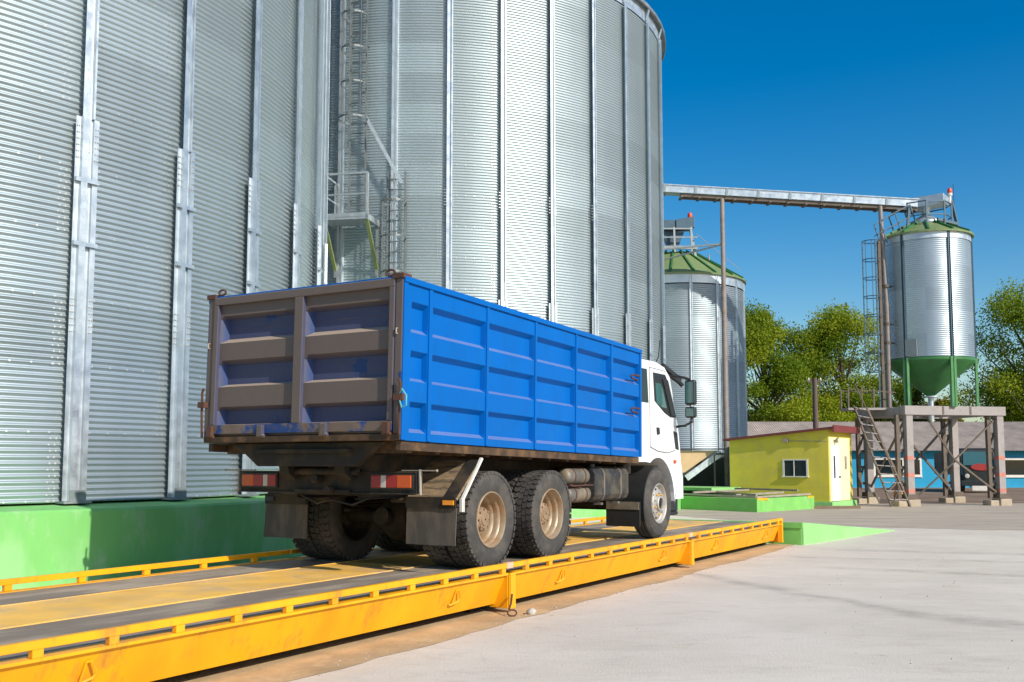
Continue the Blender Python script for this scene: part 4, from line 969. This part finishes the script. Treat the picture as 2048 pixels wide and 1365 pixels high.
b.tube([(-.5, .32, 1.02), (.5, .32, 1.02)], .035, 10); b.build('tipping_hinge', M['chassis'], tk, bevel=.004)
b = MB()
for x in (-.40, .40):
    s_ = 1 if x > 0 else -1
    b.box(x - .04, x + .04, .45, 7.0, .74, .75); b.box(x - .04, x + .04, .45, 7.0, 1.01, 1.045); b.box(x - .005, x + .005, .45, 7.0, .75, 1.01)
for y in (.5, 1.3, 2.4, 3.9, 5.2, 6.2): b.box(-.4, .4, y - .05, y + .05, .78, .98)
b.build('chassis_frame', M['chassis'], tk)
b = MB(); b.box(-.33, .33, .40, .46, .79, 1.0); b.box(-.36, .36, .36, .42, .80, .84); b.tube([(.13, .40, .84), (.13, .28, .84)], .04, 10); b.tube([(-.05, .40, .95), (-.05, .30, .95)], .05, 10); b.tube([(.12, .36, 1.06), (.26, .34, 1.06)], .035, 10)
b.tube([(.30, .37, 1.05), (.31, .33, 1.06)], .03, 10); b.tube([(-.3, .4, .78), (-.1, .42, .70), (.1, .40, .74), (.35, .42, .69), (.55, .42, .76)], .012, 6)
b.build('rear_hitch', M['chassis'], tk, bevel=.004)
for s_ in (-1, 1):
    x0, x1 = sorted((s_ * .33, s_ * 1.14)); b = MB(); b.box(x0, x1, .40, .50, .81, 1.02); b.box(x0, x1, .38, .40, 1.005, 1.022); b.box(x0, x1, .37, .40, .80, .815)
    lp = b.build('light_panel', M['chassis'], tk, bevel=.005)
    def seg_(a, c, m_, nm):
        q = MB(); u0, u1 = sorted((s_ * a, s_ * c)); q.box(u0, u1, .365, .399, .865, .985); q.build(nm, M[m_], lp, bevel=.006)
    seg_(1.095, .93, 'orange', 'indicator_lens'); seg_(.928, .80, 'red', 'tail_lens'); seg_(.798, .735, 'clear', 'reversing_lens'); seg_(.733, .62, 'red', 'brake_lens')
    q = MB(); u0, u1 = sorted((s_ * 1.11, s_ * .605)); q.box(u0, u1, .375, .41, .85, 1.0); q.build('lamp_frame', M['black'], lp)
    q = MB(); q.tube([(s_ * .95, .42, 1.03), (s_ * 1.36, .40, 1.03)], .006, 5); q.blob((s_ * 1.37, .40, 1.03), .014, 1); q.bar((s_ * 1.17, .41, 1.04), (s_ * 1.18, .41, .80), .03, .01); q.build('marker_rod', M['pipe'], lp)
    # mudguard and flap
    x0, x1 = sorted((s_ * .66, s_ * 1.26))
    b = MB(); b.prism([(.90, .75), (1.34, 1.13), (1.36, 1.12), (.925, .735)], 'x', x0, x1); fd = b.build('mudguard', M['fender'], tk)
    u0, u1 = sorted((s_ * 1.10, s_ * 1.255)); b = MB(); b.prism([(.90, .757), (1.34, 1.137), (1.34, 1.131), (.90, .751)], 'x', u0, u1); b.build('guard_edge', M['chassis'], fd)
    b = MB(); b.box(x0, x1, .885, .90, .655, .765); b.build('guard_apron', M['chassis'], fd)
    xe = s_ * 1.268
    b = MB(); b.bar((xe, 1.36, 1.15), (xe, 1.0, .74), .012, .035, up=(1, 0, 0)); b.bar((xe, 1.0, .75), (xe, 1.0, .62), .012, .05, up=(1, 0, 0)); b.bar((xe, 1.36, 1.15), (xe, 1.0, .74), .03, .025); b.bar((xe, .995, .75), (xe, .995, .62), .045, .03); b.build('edge_strip', M['offwhite'], fd)
    x2, x3 = sorted((s_ * 1.12, s_ * 1.245)); b = MB(); b.box(x2, x3, .868, .885, .69, .735); b.build('side_reflector', M['amber'] if s_ > 0 else M['black'], fd)
    b = MB(); vs = []
    nx, nz = 8, 10
    for k_ in (0, 1):
        for i in range(nx + 1):
            for j in range(nz + 1):
                x = x0 + (x1 - x0) * i / nx; z = .29 + .37 * j / nz
                y = .905 + .012 * math.sin(i * 1.1 + s_) * (1 - j / nz) + .012 * k_ - .02 * (1 - j / nz)
                vs.append((x, y, z))
    m1 = (nx + 1) * (nz + 1); fs = []
    for i in range(nx):
        for j in range(nz):
            a = i * (nz + 1) + j; fs.append((a, a + nz + 1, a + nz + 2, a + 1)); fs.append((m1 + a, m1 + a + 1, m1 + a + nz + 2, m1 + a + nz + 1))
    for i in range(nx): fs.append((i * (nz + 1), m1 + i * (nz + 1), m1 + (i + 1) * (nz + 1), (i + 1) * (nz + 1)))
    for j in range(nz):
        fs.append((j, j + 1, m1 + j + 1, m1 + j)); a = nx * (nz + 1) + j; fs.append((a, m1 + a, m1 + a + 1, a + 1))
    b.add(vs, fs); b.build('mudflap', M['flap'], tk, smooth=40)
    for y in (.93,):
        q = MB(); q.tube([(s_ * .4, 1.0, .72), (s_ * 1.24, 1.0, .72)], .025, 8); q.build('flap_bracket', M['chassis'], tk)

# wheels
def block(mb, r0, r1, xa, xb, ta0, ta1, tb0, tb1):
    vs = []
    for r in (r0, r1):
        for x, t_ in ((xa, ta0), (xa, ta1), (xb, tb1), (xb, tb0)):
            vs.append((x, r * math.cos(t_), r * math.sin(t_)))
    mb.add(vs, [(4, 5, 6, 7), (0, 1, 5, 4), (1, 2, 6, 5), (2, 3, 7, 6), (3, 0, 4, 7)])
def tyre_mb(front=False):
    w2 = .14; b = MB()
    if front:
        pr = [(.29, -w2 + .02), (.33, -w2 + .003), (.40, -w2 - .006), (.46, -w2 + .002), (.495, -w2 + .03), (.508, -w2 + .05)]
        for x in (-.055, 0, .055): pr += [(.51, x - .006), (.495, x - .004), (.495, x + .004), (.51, x + .006)]
        pr += [(.508, w2 - .05), (.495, w2 - .03), (.46, w2 - .002), (.40, w2 + .006), (.33, w2 - .003), (.29, w2 - .02)]
        return b.lathe(pr, (0, 0, 0), 'x', 96)
    pr = [(.29, -w2 + .02), (.33, -w2 + .003), (.40, -w2 - .006), (.455, -w2), (.478, -w2 + .012), (.486, -w2 + .05), (.487, 0), (.486, w2 - .05), (.478, w2 - .012), (.455, w2), (.40, w2 + .006), (.33, w2 - .003), (.29, w2 - .02)]
    b.lathe(pr, (0, 0, 0), 'x', 96)
    n = 42; p = 2 * PI / n
    for k in range(n):
        t0 = k * p
        for s_ in (1, -1):
            o = 0 if s_ > 0 else p * .5
            block(b, .478, .511, s_ * (w2 - .003), s_ * (w2 - .04), t0 + o, t0 + o + p * .74, t0 + o + p * .2, t0 + o + p * .94)
            block(b, .478, .511, s_ * (w2 - .041), s_ * (w2 - .075), t0 + o + p * .2, t0 + o + p * .94, t0 + o, t0 + o + p * .74)
            block(b, .475, .51, s_ * (w2 - .082), s_ * (w2 - .108), t0 + o + p * .1, t0 + o + p * .98, t0 + o + p * .22, t0 + o + p * 1.08)
            block(b, .475, .51, s_ * (w2 - .109), s_ * (w2 - .134), t0 + o + p * .22, t0 + o + p * 1.08, t0 + o + p * .1, t0 + o + p * .98)
    return b
def wheel_proto():
    b = MB(); b.lathe([(.297, .124), (.294, .134), (.284, .137), (.276, .124), (.270, .075), (.258, .062), (.253, .05), (.250, .005), (.236, -.012), (.228, -.03), (.224, -.13), (.216, -.138), (.25, -.138), (.27, -.136), (.29, -.134)], (0, 0, 0), 'x', 64)
    o = b.build('wheel', M['rim'], tk, smooth=35, loc=(0, 0, 0))
    tyre_mb().build('tyre', M['rubber'], o, smooth=28, loc=(0, 0, 0))
    h = MB(); h.lathe([(.218, -.128), (.15, -.132), (.138, -.13), (.134, -.01), (.128, .015), (.118, .03), (.098, .034), (.092, .042), (.07, .044), (.066, .054), (.01, .056)], (0, 0, 0), 'x', 32)
    for k in range(8): t_ = k * PI / 4; hexbolt(h, (.032, .107 * math.cos(t_), .107 * math.sin(t_)), (1, 0, 0), .012, .02)
    for k in range(10): t_ = k * PI / 5 + .2; hexbolt(h, (-.131, .178 * math.cos(t_), .178 * math.sin(t_)), (1, 0, 0), .016, .03)
    h.build('hub', M['hub'], o, smooth=35, loc=(0, 0, 0)); return o
WZ = .508
w0 = wheel_proto(); w0.location = (1.06, 1.69, WZ)
k = 0
for y in (1.69, 3.06):
    for x in (1.06, .745, -.745, -1.06):
        if (x, y) == (1.06, 1.69): continue
        k += 1; c = dup(w0, tk, (x, y, WZ))
        if x < 1.06: c.material_slots[0].link = 'OBJECT'; c.material_slots[0].material = M['chassis']  # inner and left wheels coloured dark to stand for shade under the truck
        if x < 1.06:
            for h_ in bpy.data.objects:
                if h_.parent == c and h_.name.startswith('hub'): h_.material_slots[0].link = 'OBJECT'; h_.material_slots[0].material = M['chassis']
        c.rotation_euler = (.37 * k, 0, 0 if abs(x - 1.06) < .01 or abs(x + .745) < .01 else PI)
b = MB(); b.lathe([(.297, .124), (.294, .134), (.284, .137), (.272, .122), (.264, .085), (.252, .075), (.236, .082), (.205, .112), (.19, .117), (.10, .117), (.10, -.1), (.29, -.134)], (0, 0, 0), 'x', 64)
fw_ = b.build('wheel', M['alu'], tk, smooth=35, loc=(1.05, 6.5, WZ))
tyre_mb(True).build('tyre', M['rubber'], fw_, smooth=28, loc=(0, 0, 0))
h = MB(); h.lathe([(.112, .115), (.110, .15), (.10, .158), (.088, .158), (.084, .135), (.01, .133)], (0, 0, 0), 'x', 32); h.build('hub', M['alu'], fw_, smooth=35, loc=(0, 0, 0))
h = MB(); h.lathe([(.085, .1365), (.01, .1375)], (0, 0, 0), 'x', 24)
for k in range(10):
    t_ = k * PI / 5; c_, s_ = math.cos(t_), math.sin(t_); r_ = .222
    ctr = Vector((.101, r_ * c_, r_ * s_)); rad_ = Vector((-.68, c_ * .73, s_ * .73)); tan_ = Vector((0, -s_, c_)); nn = Vector((.73, .68 * c_, .68 * s_))
    h.add([ctr + rad_ * (.017 * math.cos(q * PI / 6)) + tan_ * (.026 * math.sin(q * PI / 6)) + nn * .003 for q in range(12)], [tuple(range(12))])
h.build('hand_holes', M['inside'], fw_, loc=(0, 0, 0), recalc=False)
h = MB(); hy = MB()
for k in range(10):
    t_ = k * PI / 5 + .3; (hy if k % 2 else h).add([], []); hexbolt(hy if k % 2 else h, (.116, .155 * math.cos(t_), .155 * math.sin(t_)), (1, 0, 0), .016, .03)
h.build('wheel_nuts', M['alu'], fw_, loc=(0, 0, 0)); hy.build('nut_markers', M['nut_yellow'], fw_, loc=(0, 0, 0))
c = dup(fw_, tk, (-1.05, 6.5, WZ)); c.rotation_euler = (0, 0, PI)
for y in (1.69, 3.06, 6.5):
    b = MB(); b.tube([(-.9, y, WZ), (.9, y, WZ)], .08, 12)
    if y < 5: b.lathe([(.01, -.22), (.17, -.18), (.25, -.05), (.25, .05), (.17, .18), (.01, .22)], (0, y, WZ), 'x', 20); b.tube([(0, y - .25, WZ), (0, y - .35, WZ + .02)], .1, 12)
    b.build('axle', M['chassis'], tk, smooth=35)
b = MB()
for s_ in (-1, 1):
    for k in range(5): b.bar((s_ * .5, 2.375 - 1.0 + k * .12, .58 + k * .04), (s_ * .5, 2.375 + 1.0 - k * .12, .58 + k * .04), .09, .03)
    b.build('leaf_spring', M['chassis'], tk); b = MB(); b.bar((s_ * .5, 5.8, .66), (s_ * .5, 7.1, .66), .08, .05)
    b.build('leaf_spring', M['chassis'], tk); b = MB()
b = MB(); b.tube([(0, 3.3, .6), (0, 5.5, .72)], .055, 10); b.box(-.25, .25, 4.6, 5.5, .55, .95); b.build('drive_shaft', M['chassis'], tk)
# air tanks, fuel tank
for z, ya, yb in ((.935, 3.68, 4.24), (.71, 3.70, 4.27)):
    b = MB(); r_ = .105; b.lathe([(.01, ya - .035), (.06, ya - .03), (.095, ya - .005), (r_, ya + .03), (r_, yb - .03), (.095, yb + .005), (.06, yb + .03), (.01, yb + .035)], (1.03, 0, z), 'y', 28); at_ = b.build('air_tank', M['tank'], tk, smooth=40)
    for yy in (ya + .14, yb - .13):
        q = MB(); q.lathe([(r_ + .001, yy - .015), (r_ + .005, yy - .013), (r_ + .005, yy + .013), (r_ + .001, yy + .015)], (1.03, 0, z), 'y', 28); q.bar((.95, yy, z), (.6, yy, z + .05), .03, .02); q.build('strap', M['rust'], at_)
b = MB(); b.box(.8, 1.15, 3.66, 4.3, .815, .83); b.tube([(1.08, 3.75, .83), (1.12, 3.95, .80), (1.08, 4.2, .83)], .014, 6); b.build('tank_bracket', M['rust'], tk)
b = MB(); b.prism([(.60, .60), (1.06, .60), (1.12, .63), (1.15, .69), (1.15, .96), (1.12, 1.02), (1.06, 1.05), (.60, 1.05)], 'y', 4.36, 5.45); ft_ = b.build('fuel_tank', M['tankdark'], tk, bevel=.02)
for yy in (4.62, 5.16):
    b = MB(); b.prism([(.60, .592), (1.063, .592), (1.127, .624), (1.158, .687), (1.158, .963), (1.127, 1.026), (1.063, 1.058), (.60, 1.058)], 'y', yy - .02, yy + .02); b.bar((1.0, yy, .57), (1.12, yy, .57), .06, .03); b.build('tank_strap', M['tank'], ft_)
b = MB(); b.tube([(1.02, 4.5, 1.04), (1.02, 4.5, 1.09)], .05, 14); b.build('filler_cap', M['black'], ft_)
b = MB(); b.box(.45, 1.05, 5.5, 5.75, .95, 1.12); b.tube([(.7, 5.2, 1.1), (.75, 5.5, 1.2), (.8, 5.6, 1.1)], .05, 10); b.build('cab_mount', M['chassis'], tk)
# cab
def arc(cy, cz, r, a0, a1, n): return [(cy + r * math.cos(R(a0 + (a1 - a0) * k / n)), cz + r * math.sin(R(a0 + (a1 - a0) * k / n))) for k in range(n + 1)]
prof = [(5.76, 1.12), (5.76, 2.50), (5.86, 2.60), (6.45, 2.605), (6.80, 2.55), (7.02, 2.42), (7.22, 1.98), (7.36, 1.62), (7.42, 1.40), (7.46, 1.12), (7.54, .88), (7.55, .55), (7.16, .55)] + arc(6.5, .52, .665, 0, 118, 10) + [(6.02, 1.12)]
b = MB(); b.prism(prof, 'x', -1.17, 1.17); cab = b.build('cab', M['white'], tk, bevel=.06, seg=3)
b = MB(); b.box(-1.05, 1.05, 6.3, 6.31, .9, 1.0)
for s_ in (1, -1):
    def sheet(poly, o0, o1): return MB().prism(poly, 'x', *sorted((s_ * o0, s_ * o1)))
    dr_ = sheet([(6.20, 1.34), (6.20, 2.50), (6.84, 2.49), (6.98, 2.36), (7.27, 1.80), (7.29, 1.46), (7.18, 1.30), (6.9, 1.26), (6.5, 1.28)], 1.165, 1.178).build('door', M['white'], tk, bevel=.006)
    DP = [(6.20, 1.34), (6.20, 2.50), (6.84, 2.49), (6.98, 2.36), (7.27, 1.80), (7.29, 1.46), (7.18, 1.30), (6.9, 1.26), (6.5, 1.28)]
    sheet([(6.75 + (y_ - 6.75) * 1.018, 1.9 + (z_ - 1.9) * 1.014) for y_, z_ in DP], 1.16, 1.1735).build('door_seal', M['black'], dr_)
    sheet([(6.36, 2.02), (6.31, 2.44), (6.80, 2.44), (6.93, 2.33), (7.235, 1.80), (7.0, 1.80), (6.75, 1.86)], 1.178, 1.184).build('window_surround', M['black'], dr_, bevel=.003)
    sheet([(6.43, 1.99), (6.385, 2.29), (6.60, 2.29), (6.68, 2.22), (6.84, 1.93), (6.65, 1.94)], 1.184, 1.187).build('window_pane', M['glass_teal'], dr_)
    sheet([(6.66, 2.36), (6.88, 2.36), (7.20, 1.82), (7.0, 1.83)], 1.184, 1.20).build('wind_deflector', M['black'], dr_)
    sheet([(6.44, 1.52), (6.42, 1.63), (6.52, 1.63), (6.54, 1.53)], 1.178, 1.196).build('door_handle', M['black'], dr_, bevel=.008)
    sheet([(5.80, 1.98), (5.80, 2.47), (6.09, 2.47), (6.14, 1.98)], 1.17, 1.176).build('quarter_window', M['glass'], tk)
    sheet([(7.11, 1.60), (7.30, 1.58), (7.36, 1.30), (7.20, 1.33)], 1.15, 1.182).build('corner_vent', M['black'], tk, bevel=.01)
    sheet([(7.13, 1.10), (7.22, 1.10), (7.22, 1.15), (7.13, 1.15)], 1.17, 1.19).build('side_indicator', M['orange'], tk, bevel=.005)
    # mudguard over the rear half of the front wheel, arch liner, flap
    pts = arc(6.5, .51, .56, 88, 205, 12); pin = arc(6.5, .51, .535, 205, 88, 12)
    sheet(pts + pin, .72, 1.16).build('wheel_guard', M['black'], tk, smooth=30)
    q = MB(); x0, x1 = sorted((s_ * .62, s_ * 1.15)); q.box(x0, x1, 5.83, 5.86, .20, .56); q.build('front_flap', M['black'], tk, bevel=.01)
    q = MB(); x0, x1 = sorted((s_ * .63, s_ * 1.14)); q.box(x0, x1, 5.815, 5.83, .44, .55); q.build('flap_plate', M['tank'], tk, bevel=.005)
    q = MB(); q.tube([(s_ * 1.12, 7.02, 2.44), (s_ * 1.30, 7.06, 2.43), (s_ * 1.47, 7.12, 2.38)], .02, 8); q.build('lower_mirror_arm', M['black'], tk, smooth=40) if False else None; q2 = MB(); q2.tube([(s_ * 1.15, 7.28, 1.66), (s_ * 1.35, 7.2, 1.68), (s_ * 1.50, 7.12, 1.74), (s_ * 1.47, 7.13, 1.8)], .02, 8); q2.build('mirror_strut', M['black'], tk, smooth=40)
    q.tube([(s_ * 1.08, 7.02, 2.52), (s_ * 1.22, 7.3, 2.36), (s_ * 1.27, 7.32, 2.30)], .035, 8); q.bar((s_ * 1.10, 6.9, 2.60), (s_ * 1.22, 7.35, 2.40), .05, .06)
    ma = q.build('mirror_arm', M['black'], tk, smooth=40)
    x0, x1 = sorted((s_ * 1.38, s_ * 1.55)); q = MB(); q.box(x0, x1, 7.08, 7.19, 1.99, 2.37); q.box(x0, x1, 7.08, 7.18, 1.79, 1.96); q.build('mirror_shell', M['black'], ma, bevel=.03, seg=3)
    q = MB(); q.box(x0 + .025, x1 - .025, 7.072, 7.079, 2.02, 2.34); q.box(x0 + .025, x1 - .025, 7.072, 7.079, 1.815, 1.935); q.build('mirror_glass', M['glass_teal'], ma)
q = MB(); q.add([(-1.02, 7.425, 1.62), (1.02, 7.425, 1.62), (.98, 7.06, 2.44), (-.98, 7.06, 2.44), (-1.02, 7.375, 1.61), (1.02, 7.375, 1.61), (.98, 7.01, 2.42), (-.98, 7.01, 2.42)], [(0, 1, 2, 3), (7, 6, 5, 4), (0, 4, 5, 1), (1, 5, 6, 2), (2, 6, 7, 3), (3, 7, 4, 0)]); q.build('windscreen', M['glass'], tk)
q = MB(); q.box(-1.0, 1.0, 7.46, 7.50, 1.2, 1.5); q.build('front_grille', M['black'], tk, bevel=.01)
for s_ in (1, -1):
    q = MB(); x0, x1 = sorted((s_ * .7, s_ * 1.05)); q.box(x0, x1, 7.52, 7.565, .66, .82); q.build('headlight', M['clear'], tk, bevel=.015)
q = MB(); q.box(-1.1, 1.1, 7.2, 7.5, .36, .55); q.box(.9, 1.12, 7.1, 7.45, .30, .36); q.build('bumper_skirt', M['black'], tk, bevel=.02)
q = MB(); q.tube([(.9, 6.95, 2.5), (1.0, 7.0, 2.75), (1.02, 7.02, 3.0)], .008, 5); q.build('aerial', M['black'], tk)

# ------------------------------------------------------------------ trees
def tree(name, label, x, y, h, cw, base, seed, leaf, group='trees behind the blue building', clumps=44, per=1050, ls=.23, lean=0., trunk=.32):
    rr = random.Random(seed); t = thing(name, label, 'tree', (x, y, 0), 0, group)
    tm = MB(); top = Vector((x + lean, y, h * .72)); pts = [Vector((x, y, -.2)).lerp(top, f) + Vector((rr.uniform(-.15, .15), rr.uniform(-.15, .15), 0)) * (1 if 0 < f < 1 else 0) for f in (0, .15, .35, .55, .75, 1)]
    tm.tube(pts, trunk, 10, r2=.06); cl = []
    for i in range(clumps):
        u = rr.random() ** .45; a = rr.uniform(0, 2 * PI); zf = rr.random()
        prof = (math.sin(PI * min(1, (zf * .86 + .12))) ** .6) * rr.uniform(.7, 1.12)
        c = Vector((x + lean * .8 + cw * prof * u * math.cos(a), y + cw * prof * u * math.sin(a) * .8, h * base + (h * (1 - base) - .5) * zf)); cl.append(c)
        s = pts[min(5, 1 + int(zf * 4))]; mid = s.lerp(c, .5) + Vector((0, 0, -.25)); tm.tube([s, mid, c], .085 * trunk / .3, 5, r2=.015)
    tm.build('trunk', M['bark'], t, smooth=50, recalc=False)
    V = []; F = []; CT = []
    for c in cl:
        ct = rr.random(); r = rr.uniform(.6, 1.4) * cw / 3.6; n = int(per * (r * 3.6 / cw) ** 1.6); fl = rr.uniform(.55, .85)
        for _ in range(n):
            g = Vector((rr.gauss(0, .5), rr.gauss(0, .5), rr.gauss(0, .5) * fl)) * r
            if g.length > r * 1.15: g *= .6
            p = c + g; s = ls * rr.uniform(.5, 1.15)
            a = Vector((rr.gauss(0, 1), rr.gauss(0, 1), rr.gauss(0, .8))).normalized(); b_ = a.orthogonal().normalized(); b_ = (Matrix.Rotation(rr.uniform(0, 6.28), 3, a) @ b_); d_ = a.cross(b_)
            k = len(V); V += [p - b_ * s * .5, p + d_ * s * .26, p + b_ * s * .5, p - d_ * s * .26]; F.append((k, k + 1, k + 2, k + 3)); CT.append(ct)
    m = MB(); m.v = [tuple(p) for p in V]; m.f = F; m.m = [0] * len(F); cr = m.build('crown', M[leaf], t, recalc=False); at = cr.data.attributes.new('clump', 'FLOAT', 'FACE'); at.data.foreach_set('value', CT)
    return t
tree('broadleaf_tree', 'yellow green tree beside the slender silo, left of the pole', 19.6, 76, 13.4, 4.4, .14, 11, 'leaf', clumps=64)
tree('broadleaf_tree', 'yellow green tree rising behind the pole and the hut', 25.6, 77, 13.6, 5.2, .16, 12, 'leaf', clumps=60, lean=.4)
tree('broadleaf_tree', 'tall spreading tree at the right edge of the photo', 39.6, 72, 14.6, 6.0, .22, 13, 'leaf', clumps=70, per=950, lean=-1.0, trunk=.42)
tree('broadleaf_tree', 'dark green tree standing behind the cone of the hopper silo', 32.6, 80, 8.2, 3.2, .15, 14, 'leaf_dark', clumps=36)
tree('broadleaf_tree', 'small golden tree between the green hopper legs', 36.4, 84, 7.4, 2.2, .2, 15, 'leaf_gold', clumps=26)
tree('broadleaf_tree', 'low dark tree behind the walkway of the steel tower', 28.9, 79, 7.0, 2.9, .12, 16, 'leaf_dark', clumps=34)
tree('broadleaf_tree', 'leafy tree partly hidden by the slender silo', 15.0, 78, 12.4, 3.3, .15, 17, 'leaf', clumps=36)
for i, (x, y, h, cw, lf, lb) in enumerate(((18.0, 73, 3.9, 2.0, 'leaf_gold', 'golden green bush above the roof beside the slender silo'), (21.6, 73.5, 4.8, 2.3, 'leaf_dark', 'dark bush above the roof left of the pole'),
        (25.2, 73.5, 5.4, 2.4, 'leaf', 'yellow green bush above the roof right of the pole'), (28.6, 74, 4.6, 2.2, 'leaf_dark', 'dark bush behind the top of the stair ladder'), (42.0, 76, 5.2, 2.6, 'leaf_dark', 'dark bush low at the right edge of the photo'), (34.6, 75, 4.4, 2.0, 'leaf_dark', 'dark bush between the two front tower legs'))):
    tree('bush', lb, x, y, h, cw, .02, 40 + i, lf, 'bushes behind the blue building', clumps=22, per=600, ls=.22, trunk=.12)
    bpy.data.objects[-1] if False else None
for o in bpy.data.objects:
    if o.name.startswith('bush') and o.parent is None: o['category'] = 'bush'
